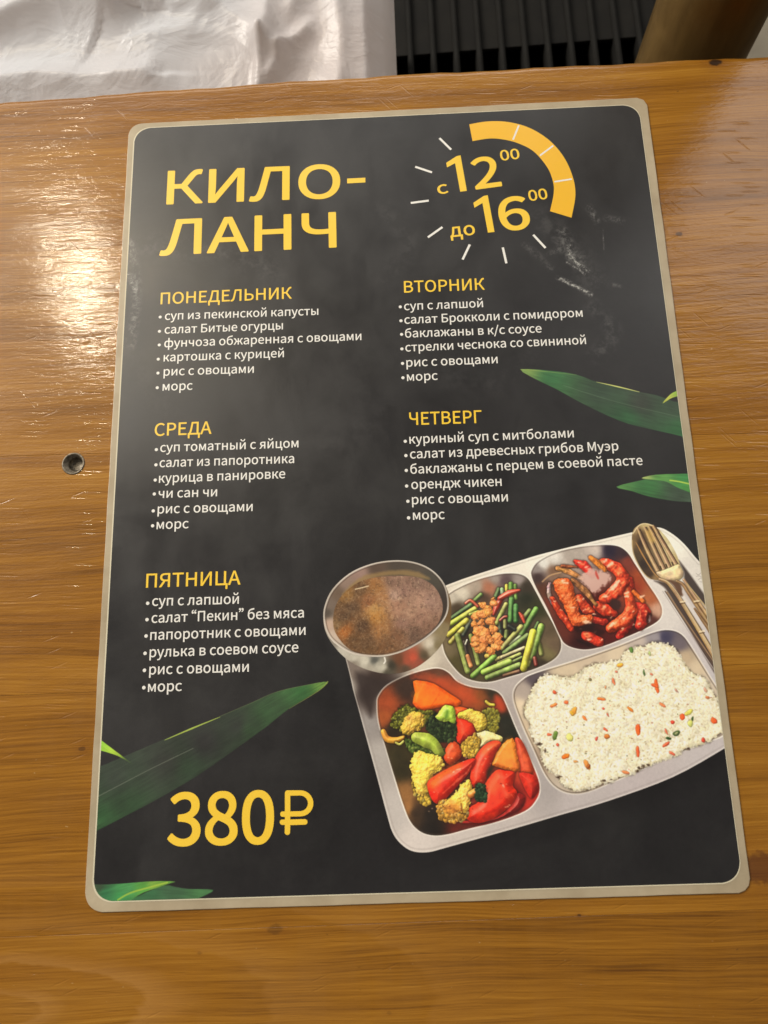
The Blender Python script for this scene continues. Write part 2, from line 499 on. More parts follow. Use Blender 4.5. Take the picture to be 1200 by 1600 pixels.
    M = [(545, 375, 40), (540, 335, 26), (440, 395, 42), (485, 425, 44), (380, 500, 46), (430, 475, 56), (500, 460, 44), (365, 570, 38),
         (430, 560, 42), (520, 545, 52), (545, 620, 50), (410, 640, 62), (470, 660, 56), (375, 720, 54), (500, 720, 52), (570, 695, 48),
         (590, 750, 44), (560, 790, 46), (430, 790, 68), (515, 825, 44), (455, 715, 46), (370, 765, 40)]
    for k, (x, y, r) in enumerate(M):
        a0 = rs.uniform(0, 6.28)
        pts = [(x + r * rs.uniform(0.75, 1.15) * math.cos(a0 + q), y + r * rs.uniform(0.7, 1.0) * math.sin(a0 + q)) for q in np.linspace(0, 6.28, 8)[:-1]]
        c = np.array((216, 136, 70)) * rs.uniform(0.9, 1.1)
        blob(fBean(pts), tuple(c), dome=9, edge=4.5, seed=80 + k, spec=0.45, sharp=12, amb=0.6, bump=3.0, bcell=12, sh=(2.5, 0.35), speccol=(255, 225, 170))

    # glazed dish
    dish(GLAZ_DISH, [((150, 210), (232, 228, 220)), ((240, 180), (214, 208, 200)), ((90, 260), (150, 140, 136)), ((100, 320), (66, 50, 50)), ((230, 270), (130, 100, 80)),
                     ((400, 130), (180, 168, 158)), ((560, 100), (196, 182, 172)), ((690, 110), (46, 38, 54)), ((790, 130), (60, 44, 50)),
                     ((830, 200), (126, 62, 50)), ((930, 330), (152, 74, 46)), ((1020, 480), (165, 96, 62)), ((1085, 600), (190, 150, 128)),
                     ((1040, 690), (90, 50, 44)), ((300, 780), (98, 48, 38)), ((200, 550), (112, 56, 44)), ((140, 430), (96, 60, 46)), ((450, 870), (60, 26, 26)), ((600, 560), (84, 26, 22)),
                     ((750, 840), (90, 34, 32)), ((900, 780), (70, 28, 26)), ((500, 740), (54, 22, 20)), ((880, 400), (150, 60, 40))], fGlaz, 41)
    G = [([(200, 380), (190, 450), (230, 540)], 34, (176, 150, 150)), ([(220, 500), (290, 620), (380, 750)], [40, 62, 40], (192, 62, 36)),
         ([(760, 800), (830, 720), (860, 660)], [50, 84, 60], (172, 42, 34)), ([(900, 560), (965, 610), (935, 720)], [80, 118, 80], (178, 46, 34)),
         ([(500, 800), (600, 850)], 84, (190, 56, 36)), ([(560, 670), (640, 690)], 64, (166, 46, 36)), ([(440, 500), (500, 580), (540, 600)], [70, 90, 60], (184, 62, 36)),
         ([(850, 340), (875, 430)], 44, (182, 52, 36)), ([(590, 560), (650, 590), (720, 620)], [80, 104, 60], (188, 58, 36)),
         ([(690, 740), (780, 690), (860, 600), (830, 430)], [70, 100, 100, 70], (196, 70, 40)), ([(880, 440), (960, 520)], 26, (216, 112, 50)),
         ([(640, 210), (740, 250), (795, 350), (710, 460), (640, 500)], [90, 100, 110, 110, 70], (198, 66, 40)),
         ([(410, 195), (480, 230), (540, 300)], [30, 78, 60], (200, 54, 44)), ([(530, 165), (580, 200), (650, 265)], [40, 46, 30], (208, 124, 52)),
         ([(265, 250), (380, 290), (470, 340)], [40, 46, 20], (190, 132, 82)), ([(300, 235), (420, 240)], 20, (160, 90, 60)),
         ([(385, 345), (480, 430), (575, 545)], [36, 50, 26], (152, 106, 66))]
    for k, (p, w_, c) in enumerate(G):
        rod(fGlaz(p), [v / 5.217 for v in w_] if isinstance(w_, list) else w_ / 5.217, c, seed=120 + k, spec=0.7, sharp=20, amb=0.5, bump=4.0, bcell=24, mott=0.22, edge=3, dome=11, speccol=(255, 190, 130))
    blob(fGlaz([(225, 370), (290, 330), (370, 350), (400, 450), (430, 560), (455, 625), (540, 630), (545, 690), (470, 722), (385, 718), (350, 640), (315, 560), (262, 470)]),
         (208, 92, 42), dome=16, edge=3, seed=140, spec=0.6, sharp=14, amb=0.5, bump=2.6, bcell=16, speccol=(255, 205, 150))
    soft(fGlaz([(440, 320), (520, 262), (600, 270), (680, 300), (690, 360), (620, 412), (570, 460), (500, 400), (450, 350)]), (212, 176, 164), 0.88, 4, noise=9, seed=5)
    soft(fGlaz([(575, 270), (600, 330), (590, 340), (570, 300)]), (190, 60, 50), 0.8, 2)
    for k, (x, y, r) in enumerate([(690, 220, 26), (650, 190, 16), (745, 370, 24), (720, 400, 26), (700, 425, 20), (830, 450, 18), (825, 480, 16), (330, 370, 20), (310, 350, 14), (390, 570, 16),
                                   (655, 480, 16), (720, 700, 20), (700, 715, 14), (645, 560, 9), (480, 650, 8), (805, 655, 14), (520, 830, 14), (930, 700, 10),
                                   (560, 622, 9), (570, 770, 10), (450, 745, 7), (500, 690, 30), (470, 500, 12), (480, 590, 10), (790, 740, 8), (880, 710, 7),
                                   (700, 650, 8), (620, 835, 8), (500, 240, 14), (440, 205, 10), (240, 520, 8), (290, 590, 8), (330, 660, 7), (950, 480, 18), (880, 600, 8), (420, 510, 10)]):
        a0 = rs.uniform(-0.9, 0.2)
        soft(fGlaz([(x + r * math.cos(q) * 1.3 * math.cos(a0) - r * .5 * math.sin(q) * math.sin(a0), y + r * 1.3 * math.cos(q) * math.sin(a0) + r * .5 * math.sin(q) * math.cos(a0)) for q in np.linspace(0, 6.28, 7)[:-1]]),
             (252, 214, 184), 0.8, 2.0, noise=3.0, ncell=5, seed=k)
    for (p, c, a) in [([(690, 520), (740, 500), (780, 540), (760, 590), (700, 570)], (60, 40, 38), .85), ([(400, 820), (470, 870), (560, 890)], (30, 14, 14), .7),
                      ([(560, 740), (640, 760), (620, 790), (550, 780)], (50, 20, 18), .7), ([(1000, 600), (1030, 640), (1000, 700), (985, 660)], (40, 20, 20), .7),
                      ([(1012, 640), (1022, 655), (1008, 690)], (200, 180, 175), .7), ([(400, 730), (560, 700), (540, 760), (430, 770)], (44, 18, 18), .8)]:
        soft(fGlaz(p), c, a, 3, noise=4, seed=9)
    rod(fGlaz([(140, 360), (200, 310), (290, 285)]), 2.4, (196, 160, 120), sh=None, flat=True, a=.7)

    # vegetable dish
    dish(VEG_DISH, [((100, 250), (152, 74, 44)), ((230, 150), (62, 46, 38)), ((80, 350), (166, 88, 48)), ((450, 60), (96, 64, 48)), ((450, 110), (150, 66, 42)), ((620, 200), (166, 76, 46)),
                    ((730, 220), (132, 76, 40)), ((820, 185), (60, 52, 38)), ((860, 250), (150, 62, 40)), ((900, 370), (46, 46, 38)), ((930, 450), (40, 40, 32)),
                    ((180, 600), (60, 54, 36)), ((200, 700), (56, 50, 32)), ((225, 850), (146, 104, 62)), ((240, 950), (142, 100, 60)), ((400, 1000), (40, 33, 28)),
                    ((400, 1090), (36, 30, 26)), ((600, 1085), (104, 42, 34)), ((800, 1035), (152, 46, 40)), ((1090, 900), (190, 52, 42)), ((1085, 800), (184, 52, 42)),
                    ((1020, 700), (190, 72, 46)), ((950, 870), (120, 38, 32)), ((600, 600), (84, 36, 28)), ((150, 430), (50, 42, 32)), ((300, 980), (60, 46, 34))], fVeg, 51, noise=0.22)
    soft(fVeg([(300, 60), (500, 90), (700, 200), (720, 270), (560, 200), (400, 110), (290, 90)]), (196, 84, 46), 0.6, 12, noise=8, seed=77)
    soft(fVeg([(820, 210), (850, 200), (890, 290), (860, 300)]), (190, 78, 50), 0.8, 6)
    V = fVeg
    rod(V([(80, 440), (105, 488), (160, 498), (215, 480)]), [8, 10, 9, 6], (214, 152, 62), seed=201, spec=0.4)
    rod(V([(165, 515), (190, 525), (215, 505)]), 3.5, (190, 190, 90), seed=202)
    rod(V([(768, 240), (790, 258), (818, 262)]), 4.5, (200, 190, 70), seed=203)
    blob(V([(555, 275), (640, 285), (650, 330), (600, 350), (562, 330)]), (218, 88, 40), seed=204, dome=12)
    blob(V([(562, 345), (620, 340), (690, 385), (690, 470), (640, 505), (575, 510)]), (216, 56, 32), seed=205, dome=26, spec=.3)
    blob(V([(485, 580), (535, 505), (585, 530), (605, 600), (540, 660), (495, 640)]), (206, 78, 38), seed=206, dome=16)
    # orange wedge
    P = V([(278, 105), (330, 100), (420, 120), (530, 190), (600, 238), (575, 272), (440, 280), (335, 302), (276, 250), (292, 180)])
    blob(P, lambda X, Y: np.array((232, 98, 28)) * (1 + 0.16 * fbm(X * 0.8 + Y * 0.5, Y * .2 - X * .1, 12, 3, 3))[..., None], seed=207, dome=12, sm=2, spec=0.5, amb=.55, speccol=(255, 190, 120))
    soft(V([(300, 140), (380, 150), (500, 210), (400, 250), (300, 240)]), (250, 132, 44), 0.5, 12, noise=10, seed=4)
    # broccoli, upper left
    florets(V([(125, 385), (165, 310), (225, 258), (290, 285), (345, 300), (425, 305), (400, 370), (340, 410), (260, 470), (200, 435), (150, 412)]), (124, 124, 48), 420, (2.5, 5), 1)
    blob(V([(235, 330), (300, 305), (350, 330), (345, 400), (300, 440), (230, 460), (200, 420), (215, 370)]), (206, 168, 72), dome=16, edge=6, seed=210, bump=3, bcell=9, sh=None, spec=.2)
    florets(V([(225, 480), (260, 500), (340, 535), (430, 545), (488, 560), (470, 604), (400, 600), (300, 585), (245, 560)]), (92, 112, 52), 260, (2.5, 5), 2)
    florets(V([(365, 385), (420, 320), (470, 330), (560, 370), (568, 470), (530, 512), (450, 500), (385, 445)]), (54, 70, 42), 420, (2.5, 5), 3, hi=(130, 150, 90))
    blob(V([(445, 320), (480, 272), (530, 266), (560, 300), (562, 385), (520, 372), (470, 372), (430, 345)]), (168, 196, 76), dome=14, seed=212, spec=.35, edge=2)
    soft(V([(500, 300), (520, 305), (510, 345), (492, 350)]), (90, 130, 50), 0.8, 4)
    rod(V([(300, 480), (370, 500), (420, 530), (455, 580)]), [16, 23, 18, 14], (162, 180, 74), seed=213, spec=0.35)
    # pale florets
    florets(V([(275, 760), (330, 740), (400, 850), (395, 925), (330, 918), (290, 850)]), (218, 180, 74), 260, (3, 6), 4, dark=.6, hi=(250, 235, 150))
    blob(V([(262, 640), (310, 562), (380, 592), (465, 615), (488, 670), (420, 730), (385, 790), (380, 850), (320, 870), (285, 800), (268, 720)]), (232, 196, 84), dome=18, edge=6, seed=215, bump=4, bcell=14, spec=.25, amb=.6)
    florets(V([(740, 300), (800, 285), (845, 305), (855, 370), (832, 445), (770, 432), (745, 370)]), (152, 142, 56), 260, (2.5, 5), 5)
    blob(V([(568, 335), (650, 288), (700, 300), (760, 330), (770, 400), (715, 452), (690, 400), (640, 362)]), (216, 186, 78), dome=14, edge=4, seed=216, bump=3, bcell=11, spec=.25)
    florets(V([(600, 540), (640, 488), (700, 450), (740, 500), (720, 570), (680, 612), (630, 610)]), (218, 176, 72), 220, (3, 6), 6, dark=.6, hi=(250, 235, 150))
    blob(V([(700, 455), (760, 436), (830, 455), (875, 480), (860, 515), (790, 520), (730, 545), (735, 495)]), (238, 216, 146), dome=14, edge=3, seed=217, spec=.3)
    # tomato and pepper
    blob(V([(960, 485), (1005, 500), (1050, 590), (1085, 700), (1060, 730), (1000, 712), (972, 600)]), (206, 80, 48), seed=218, dome=14, sh=(6, .4))
    blob(V([(990, 715), (1090, 735), (1122, 820), (1075, 890), (1040, 850), (1010, 790)]), (190, 48, 36), seed=219, dome=20, sh=(6, .4))
    blob(V([(840, 1010), (930, 930), (970, 850), (1030, 880), (1000, 960), (900, 1010), (760, 1060), (640, 1060), (600, 1040)]), (150, 38, 34), seed=220, dome=20, sh=(6, .4))
    blob(V([(755, 800), (830, 700), (900, 700), (962, 712), (945, 800), (975, 850), (930, 935), (830, 1012), (720, 1052), (640, 1025), (655, 950), (720, 905)]),
         lambda X, Y: np.array((218, 52, 30)) * (1 + 0.1 * fbm(X, Y, 30, 3, 8))[..., None], seed=221, dome=24, spec=.35, amb=.6)
    soft(V([(770, 790), (830, 715), (850, 720), (850, 800), (830, 850), (790, 840)]), (236, 106, 66), 0.75, 7, noise=6, seed=3)
    soft(V([(860, 720), (880, 720), (890, 820), (930, 860), (900, 880), (870, 800)]), (240, 120, 90), 0.45, 5, noise=4, seed=6)
    blob(V([(808, 650), (860, 545), (945, 480), (972, 590), (992, 702), (905, 694), (825, 672)]), (232, 128, 46), seed=222, dome=10, sm=2, spec=.3, edge=2)
    soft(V([(870, 560), (935, 500), (960, 600), (930, 640), (860, 640)]), (245, 160, 70), 0.5, 12, noise=8, seed=7)
    blob(V([(690, 620), (750, 535), (820, 500), (868, 520), (825, 600), (790, 690), (752, 785), (682, 812), (660, 745)]), (212, 56, 34), seed=223, dome=20, spec=.4, amb=.55)
    soft(V([(740, 560), (830, 505), (865, 520), (800, 560), (750, 600)]), (238, 120, 66), 0.7, 6, noise=5, seed=2)
    blob(V([(372, 790), (425, 735), (555, 665), (680, 618), (692, 660), (625, 750), (530, 855), (455, 922), (405, 895)]), (216, 50, 32), seed=224, dome=26, spec=.4, amb=.58)
    soft(V([(378, 790), (430, 735), (560, 665), (600, 670), (500, 735), (420, 820)]), (238, 122, 50), 0.8, 8, noise=5, seed=2)
    for (p, w_, c, a) in [([(480, 850), (560, 780), (640, 710), (670, 660)], [4, 12, 8, 3], (250, 120, 90), .55), ([(700, 760), (730, 680), (780, 610)], [3, 9, 4], (248, 118, 88), .5),
                          ([(760, 990), (840, 960), (910, 890)], [4, 10, 4], (160, 24, 20), .5), ([(430, 900), (520, 840), (600, 770)], [4, 8, 3], (160, 24, 18), .45),
                          ([(560, 700), (580, 692), (600, 690)], [2, 6, 2], (255, 226, 200), .85), ([(540, 715), (552, 708)], 4, (255, 226, 200), .8), ([(780, 560), (800, 548)], 5, (255, 220, 190), .6),
                          ([(600, 420), (620, 450), (640, 470)], [4, 8, 4], (246, 110, 74), .5), ([(880, 800), (890, 815)], 5, (255, 214, 190), .7), ([(935, 860), (950, 880)], 6, (246, 130, 100), .5),
                          ([(300, 200), (330, 160), (350, 120)], [3, 10, 3], (250, 150, 60), .5), ([(400, 270), (440, 210), (470, 160)], [3, 8, 3], (190, 66, 20), .45),
                          ([(1010, 560), (1040, 640), (1050, 690)], [4, 10, 4], (226, 110, 76), .5), ([(515, 560), (545, 545)], 8, (240, 130, 80), .5)]:
        Q = cv(smooth(V(p), False, 5) if len(p) > 2 else V(p))
        s_ = cscale(V(p)[0]) / 4.2857 / 2
        R = np.interp(np.linspace(0, 1, len(Q)), np.linspace(0, 1, len(w_)), w_) * s_ if isinstance(w_, list) else np.full(len(Q), w_ * s_)
        ww = window(Q, 12)
        dd, _ = sd_line(Q, R, ww[1], ww[2])
        dd = dd + fbm(ww[1], ww[2], 9, 3, 33) * 3
        put(ww[0], np.clip(.5 + dd / 4, 0, 1) * a, c)
    # pale floret, bottom
    florets(V([(440, 930), (510, 900), (640, 960), (630, 1010), (580, 1045), (500, 1045), (450, 1012)]), (222, 164, 72), 300, (3, 6), 8, dark=.6, hi=(252, 236, 170))
    blob(V([(480, 930), (560, 850), (610, 785), (662, 760), (672, 840), (660, 920), (635, 980), (560, 960)]), (236, 188, 84), dome=14, edge=5, seed=226, bump=4, bcell=10, spec=.25, amb=.6)
    soft(V([(490, 930), (560, 900), (600, 950), (560, 990), (500, 970)]), (228, 140, 66), 0.6, 8, noise=8, seed=3)
    soft(V([(596, 920), (606, 925), (612, 985), (600, 970)]), (120, 70, 30), 0.8, 2)
    rod(V([(665, 860), (700, 840)]), 11, (222, 136, 66), seed=227)
    florets(V([(700, 800), (735, 788), (770, 830), (768, 890), (735, 918), (695, 890)]), (48, 72, 48), 150, (2.5, 4.5), 9, hi=(90, 130, 90))
    soft(V([(785, 680), (820, 675), (800, 720), (775, 745), (770, 720)]), (56, 40, 28), 0.9, 4)
    for k in range(70):
        x, y = rs.uniform(380, 960), rs.uniform(560, 1000)
        r = rs.uniform(3, 8)
        soft(V([(x - r, y), (x, y - r * .6), (x + r, y), (x, y + r * .6)]), (255, 214, 180) if rs.rand() < .6 else (90, 20, 14), rs.uniform(.2, .6), 1.5)

    # rice dish
    dish(RICE_DISH, [((100, 340), (172, 158, 148)), ((150, 275), (92, 82, 88)), ((80, 430), (216, 198, 172)), ((120, 560), (202, 182, 156)), ((300, 225), (206, 188, 162)),
                     ((480, 170), (200, 182, 160)), ((600, 135), (216, 198, 172)), ((700, 80), (190, 176, 166)), ((850, 55), (70, 66, 88)), ((930, 90), (110, 100, 106)), ((800, 55), (150, 142, 146)),
                     ((960, 160), (186, 166, 140)), ((1020, 220), (206, 188, 162)), ((1090, 300), (200, 186, 168)), ((200, 700), (170, 150, 130)), ((300, 860), (190, 176, 160)),
                     ((350, 870), (196, 182, 164)), ((600, 810), (150, 130, 112)), ((900, 670), (150, 136, 122)), ((1140, 570), (180, 166, 152)), ((600, 500), (205, 195, 168))], fRice, 61, noise=0.06)
    MP = fRice([(95, 430), (130, 370), (150, 310), (210, 255), (330, 265), (400, 240), (460, 195), (600, 180), (640, 130), (720, 105), (800, 85), (900, 110),
                (930, 170), (960, 210), (1000, 250), (1060, 270), (1100, 340), (1140, 400), (1165, 510), (1120, 590), (980, 645), (880, 695), (760, 735), (640, 792),
                (520, 835), (400, 868), (330, 862), (280, 800), (215, 740), (190, 650), (150, 590), (120, 500)])
    P = cv(smooth(MP, True, 4))
    sl, X, Y = window(P, 16)
    d = sd_poly(P, X, Y) + fbm(X, Y, 22, 3, 71) * 7
    drop(sl, d, 9, 0.6)
    put(sl, np.clip(d + .5, 0, 1), (200, 186, 152))
    oy, ox = sl[0].start, sl[1].start
    lum = 1.0 + 0.07 * fbm(X, Y, 60, 4, 73, .8)
    lum = lum * np.clip(0.86 + d / 60, 0.8, 1.0)
    n_grain = 0
    big = fbm(X, Y, 26, 3, 75)
    by, bx = np.gradient(big * 26)
    while n_grain < 7500:
        i, j = rs.randint(0, d.shape[1]), rs.randint(0, d.shape[0])
        if d[j, i] < 0.5:
            continue
        n_grain += 1
        x, y = i + ox, j + oy
        a = rs.uniform(0, 3.14159)
        L, r = rs.uniform(3.6, 6.4), rs.uniform(2.0, 3.0)
        q = np.array([[x - L * math.cos(a), y - L * math.sin(a)], [x + L * math.cos(a), y + L * math.sin(a)]])
        w = window(q, r + 3)
        if w is None:
            continue
        s2, X2, Y2 = w
        dd, _ = sd_line(q, [r, r], X2, Y2)
        up = 1 - 0.10 * np.clip((bx[j, i] + by[j, i]) * 0.35, -1, 1)
        k = lum[j, i] * up * rs.uniform(0.93, 1.04)
        put(s2, np.clip(1 + dd / 2.2, 0, 1) * 0.12 * (dd < 0.3), (150, 128, 88))
        c = np.array((255, 249, 228), np.float32) * k + np.array((0, -1, rs.uniform(-16, 4)))
        sh_ = 0.93 + 0.09 * np.clip((-(X2 - x) - (Y2 - y)) / 4 + 0.5, 0, 1)
        put(s2, np.clip(dd * .8 + .5, 0, 1) * rs.uniform(.45, .9), np.clip(c[None, None] * sh_[..., None], 0, 252))
    w_in = np.clip(d / 6, 0, 1)[..., None] * .8
    R0 = ART[sl].copy()
    for _ in range(2):
        B_ = ART[sl].copy()
        B_[1:-1, 1:-1] = (B_[1:-1, 1:-1] * 2 + B_[:-2, 1:-1] + B_[2:, 1:-1] + B_[1:-1, :-2] + B_[1:-1, 2:]) / 6
        ART[sl] += (B_ - ART[sl]) * w_in
    for k in range(150):
        i, j = rs.randint(0, d.shape[1]), rs.randint(0, d.shape[0])
        if d[j, i] > 3:
            x, y, r = i + ox, j + oy, rs.uniform(1, 2.2)
            s2, X2, Y2 = window(np.array([[x, y]]), 6)
            c = [(120, 96, 60), (150, 90, 60), (90, 86, 50), (205, 120, 90)][k % 4]
            put(s2, np.clip(r - np.hypot((X2 - x) * rs.uniform(.5, 1.5), Y2 - y) + .5, 0, 1) * .6, c)
    for (x, y, L, w_, a, c) in [(510, 384, 46, 14, 8, (226, 124, 60)), (706, 548, 60, 26, 88, (222, 96, 44)), (805, 315, 80, 20, 80, (224, 100, 46)), (795, 312, 40, 16, 20, (220, 100, 50)), (320, 690, 44, 24, -25, (226, 118, 40)),
                                (704, 665, 56, 18, 85, (226, 100, 54)), (942, 480, 34, 26, 80, (226, 90, 44)), (1112, 500, 40, 28, 35, (226, 96, 48)), (890, 508, 20, 18, 0, (220, 76, 56)),
                                (665, 440, 40, 14, 40, (222, 132, 50)), (836, 415, 40, 14, 35, (226, 130, 84)), (256, 417, 40, 16, -25, (226, 126, 66)), (260, 348, 24, 16, 40, (216, 96, 62)),
                                (322, 402, 24, 18, 10, (224, 104, 62)), (420, 487, 34, 14, 50, (222, 116, 60)), (362, 450, 50, 26, 110, (204, 140, 60)), (350, 460, 30, 14, 60, (214, 170, 60)),
                                (575, 290, 40, 14, 70, (220, 126, 84)), (610, 203, 34, 22, -10, (220, 160, 60)), (856, 627, 44, 16, -35, (222, 100, 64)), (888, 675, 36, 14, 30, (220, 106, 82)),
                                (1055, 604, 26, 20, 60, (200, 72, 54)), (640, 776, 44, 18, 15, (206, 126, 84)), (433, 735, 60, 24, 60, (208, 136, 70)), (440, 745, 26, 16, 120, (160, 90, 40)),
                                (532, 547, 28, 12, 40, (220, 100, 70)), (540, 585, 30, 26, 0, (190, 116, 50)), (484, 597, 24, 12, 110, (214, 92, 72)), (232, 574, 24, 14, 0, (224, 110, 70)),
                                (262, 580, 48, 24, 105, (96, 122, 54)), (340, 590, 44, 34, 50, (206, 210, 116)), (912, 567, 40, 26, -30, (72, 96, 48)), (912, 567, 22, 10, -30, (150, 160, 110)), (868, 594, 30, 14, 10, (50, 76, 36)),
                                (978, 455, 50, 24, -35, (206, 202, 92)), (985, 515, 36, 26, 80, (196, 204, 110)), (997, 490, 26, 12, 95, (60, 84, 40)), (738, 245, 34, 10, 80, (84, 112, 58)),
                                (670, 122, 32, 20, 70, (92, 128, 62)), (768, 140, 24, 10, 80, (160, 170, 110)), (1078, 376, 24, 14, 10, (190, 112, 76)), (1065, 335, 30, 14, 60, (200, 160, 130)), (545, 470, 24, 8, 60, (200, 110, 80)),
                                (521, 436, 14, 10, 40, (214, 90, 70)), (858, 560, 40, 8, 65, (214, 110, 80)), (590, 238, 16, 10, 20, (196, 120, 84)), (913, 340, 30, 8, 50, (190, 140, 120)), (276, 628, 16, 12, 60, (214, 96, 70)),
                                (372, 718, 24, 12, 10, (220, 160, 90)), (778, 252, 20, 10, 30, (216, 130, 100)), (450, 280, 18, 14, 40, (120, 106, 76)), (532, 322, 18, 10, 90, (214, 150, 100))]:
        ca, sa = math.cos(math.radians(a)), math.sin(math.radians(a))
        h, v = L / 2, w_ / 2
        pts = fRice([(x + ca * u - sa * t, y + sa * u + ca * t) for u, t in ((-h, -v * .5), (-h * .3, -v), (h * .7, -v * .8), (h, v * .2), (h * .2, v), (-h * .8, v * .7))])
        blob(pts, c, dome=4, edge=1.5, ecell=5, seed=int(x), sh=(2.5, .3), spec=.15, amb=.7)
    for (x, y, w_, h_) in [(520, 822, 30, 12), (560, 815, 16, 8), (712, 752, 18, 16), (735, 742, 20, 16), (760, 735, 20, 10), (280, 800, 36, 12), (700, 768, 20, 8), (975, 650, 26, 10), (180, 625, 30, 14), (210, 660, 10, 20)]:
        soft(fRice([(x - w_ / 2, y), (x, y - h_ / 2), (x + w_ / 2, y), (x, y + h_ / 2)]), (56, 36, 24), .85, 2, noise=4, ncell=4, seed=int(x))

    # the picture's own grading: punchy, slightly warm
    P = cv(smooth(TRAY, True, 4))
    sl, X, Y = window(P, 2)
    d = sd_poly(P, X, Y)
    c = ART[sl]
    q = np.clip((c - 118) * 1.18 + 125, 0, 255) * np.array((0.995, 1.0, 1.0), np.float32)
    put(sl, np.clip(d / 2, 0, 1), np.clip(q, 0, 254))

    # cutlery
    F = fFork
    soft(F([(590, 430), (650, 560), (660, 640), (780, 800), (880, 920), (950, 1000), (950, 900), (860, 790), (760, 650), (680, 540)]), (66, 54, 50), 0.95, 3)
    soft(F([(340, 650), (420, 700), (520, 830), (960, 1600), (1000, 1600), (950, 1440), (640, 900), (520, 700)]), (72, 56, 50), 0.95, 3)
    rod(F([(430, 760), (700, 1180), (980, 1600)]), 1.6, (196, 186, 182), sh=None, flat=True, a=.8)
    rod(F([(455, 760), (720, 1170), (980, 1560)]), 1.8, (100, 78, 66), sh=None, flat=True)
    rod(F([(475, 770), (740, 1170), (980, 1520)]), 2.2, (160, 128, 96), sh=None, flat=True)
    region(F([(108, 220), (125, 120), (185, 68), (250, 52), (320, 70), (400, 125), (480, 215), (545, 320), (592, 425), (610, 500), (600, 560), (500, 630), (420, 645), (350, 642), (290, 625), (235, 575), (165, 465), (120, 350)]),
           [((120, 250), (140, 110, 70)), ((160, 400), (84, 68, 50)), ((200, 260), (60, 44, 34)), ((230, 480), (56, 44, 38)), ((300, 580), (70, 52, 40)), ((250, 70), (212, 190, 132)),
            ((150, 130), (170, 140, 96)), ((200, 170), (90, 66, 46)), ((430, 170), (226, 212, 162)), ((520, 300), (232, 218, 172)), ((570, 420), (206, 184, 130)), ((330, 130), (150, 110, 60)), ((350, 620), (150, 120, 80)), ((470, 220), (218, 200, 150))], F, 0.1, 8, 3, .6, 91)
    rod(F([(150, 250), (220, 380), (330, 560), (400, 630)]), [1.0, 2.4, 1.6, 1.2], (190, 140, 80), sh=None, flat=True)
    rod(F([(112, 230), (122, 350), (170, 470), (240, 580), (300, 630)]), 1.6, (206, 180, 130), sh=None, flat=True, a=.8)
    rod(F([(120, 160), (180, 78), (250, 56), (330, 80)]), 1.8, (232, 214, 170), sh=None, flat=True)
    tines = [((172, 112), (260, 320), (375, 545)), ((240, 92), (330, 300), (440, 535)), ((285, 86), (390, 290), (500, 520)), ((330, 78), (450, 290), (575, 500))]
    for k, t in enumerate(tines):
        o = [(x + 20, y + 6) for x, y in t]
        rod(F(o), [2.4, 4.2, 4.0], (60, 42, 28), sh=None, flat=True)
        rod(F(t), [3.2, 5.6, 6.2], (168, 130, 86), sh=None, seed=301 + k, spec=.6, sharp=8, amb=.5, tip=(196, 160, 110))
        rod(F([(x - 7, y) for x, y in t]), [0.8, 1.3, 1.3], (236, 208, 150), sh=None, flat=True, a=.8)
    soft(F([(240, 130), (300, 130), (350, 230), (300, 250)]), (236, 196, 110), .6, 5, noise=4)
    blob(F([(362, 565), (420, 545), (500, 515), (590, 478), (625, 520), (645, 565), (625, 625), (560, 655), (480, 650), (410, 618)]), (232, 208, 156), dome=12, edge=1, seed=305, spec=.4, amb=.62, sh=(3, .6))
    for x, y in ((415, 530), (475, 510), (538, 490)):
        rod(F([(x - 12, y - 30), (x, y)]), 2.0, (60, 42, 26), sh=None, flat=True)
    # handles
    soft(F([(480, 645), (570, 660), (620, 700), (640, 800), (600, 800), (540, 700)]), (98, 66, 46), .95, 3)
    soft(F([(645, 735), (700, 790), (800, 940), (900, 1110), (880, 1110), (760, 960), (660, 810), (630, 770)]), (218, 208, 204), .95, 2)
    rod(F([(575, 655), (640, 690), (700, 780), (780, 900), (920, 1110)]), [4, 5, 5.5, 6, 7], (150, 112, 66), sh=(3, .5), seed=310, spec=.7, sharp=9)
    rod(F([(650, 640), (700, 715), (790, 850), (920, 1040)]), [4, 4, 5, 5.5], (186, 150, 100), sh=(3, .4), seed=311, spec=.7, sharp=9)
    rod(F([(680, 680), (780, 800), (890, 935)]), 1.6, (206, 178, 120), sh=None, flat=True)
    rod(F([(760, 940), (840, 1050), (930, 1180), (950, 1260)]), [3, 6, 8, 8], (132, 98, 60), sh=None, seed=313, spec=.5, sharp=9)
    rod(F([(400, 635), (480, 672), (560, 770), (640, 890), (830, 1200), (980, 1460)]), [5, 5, 6, 6.5, 7.5, 8], (172, 134, 84), sh=(3, .5), seed=312, spec=.75, sharp=8)
    rod(F([(590, 790), (655, 890), (850, 1200), (980, 1420)]), [1.2, 1.8, 2, 2], (92, 62, 34), sh=None, flat=True, a=.85)
    rod(F([(400, 630), (480, 660), (565, 755), (640, 870), (830, 1180), (980, 1430)]), [0.8, 1.4, 1.4, 1.6, 1.8, 1.8], (246, 224, 176), sh=None, flat=True, a=.8)
    for x, y in ((635, 868), (835, 1176), (780, 862)):
        rod(F([(x - 22, y + 4), (x + 26, y - 4)]), 2.4, (250, 232, 196), sh=None, flat=True, a=.85)
        rod(F([(x - 18, y + 22), (x + 26, y + 14)]), 1.6, (90, 62, 36), sh=None, flat=True, a=.7)
    for p in ([(775, 570), (800, 590), (830, 565)], [(780, 605), (805, 600), (835, 610)], [(800, 640), (830, 620), (845, 650)], [(815, 660), (845, 665)]):
        rod(F(p), 0.9, (176, 168, 160), sh=None, flat=True, a=.8)

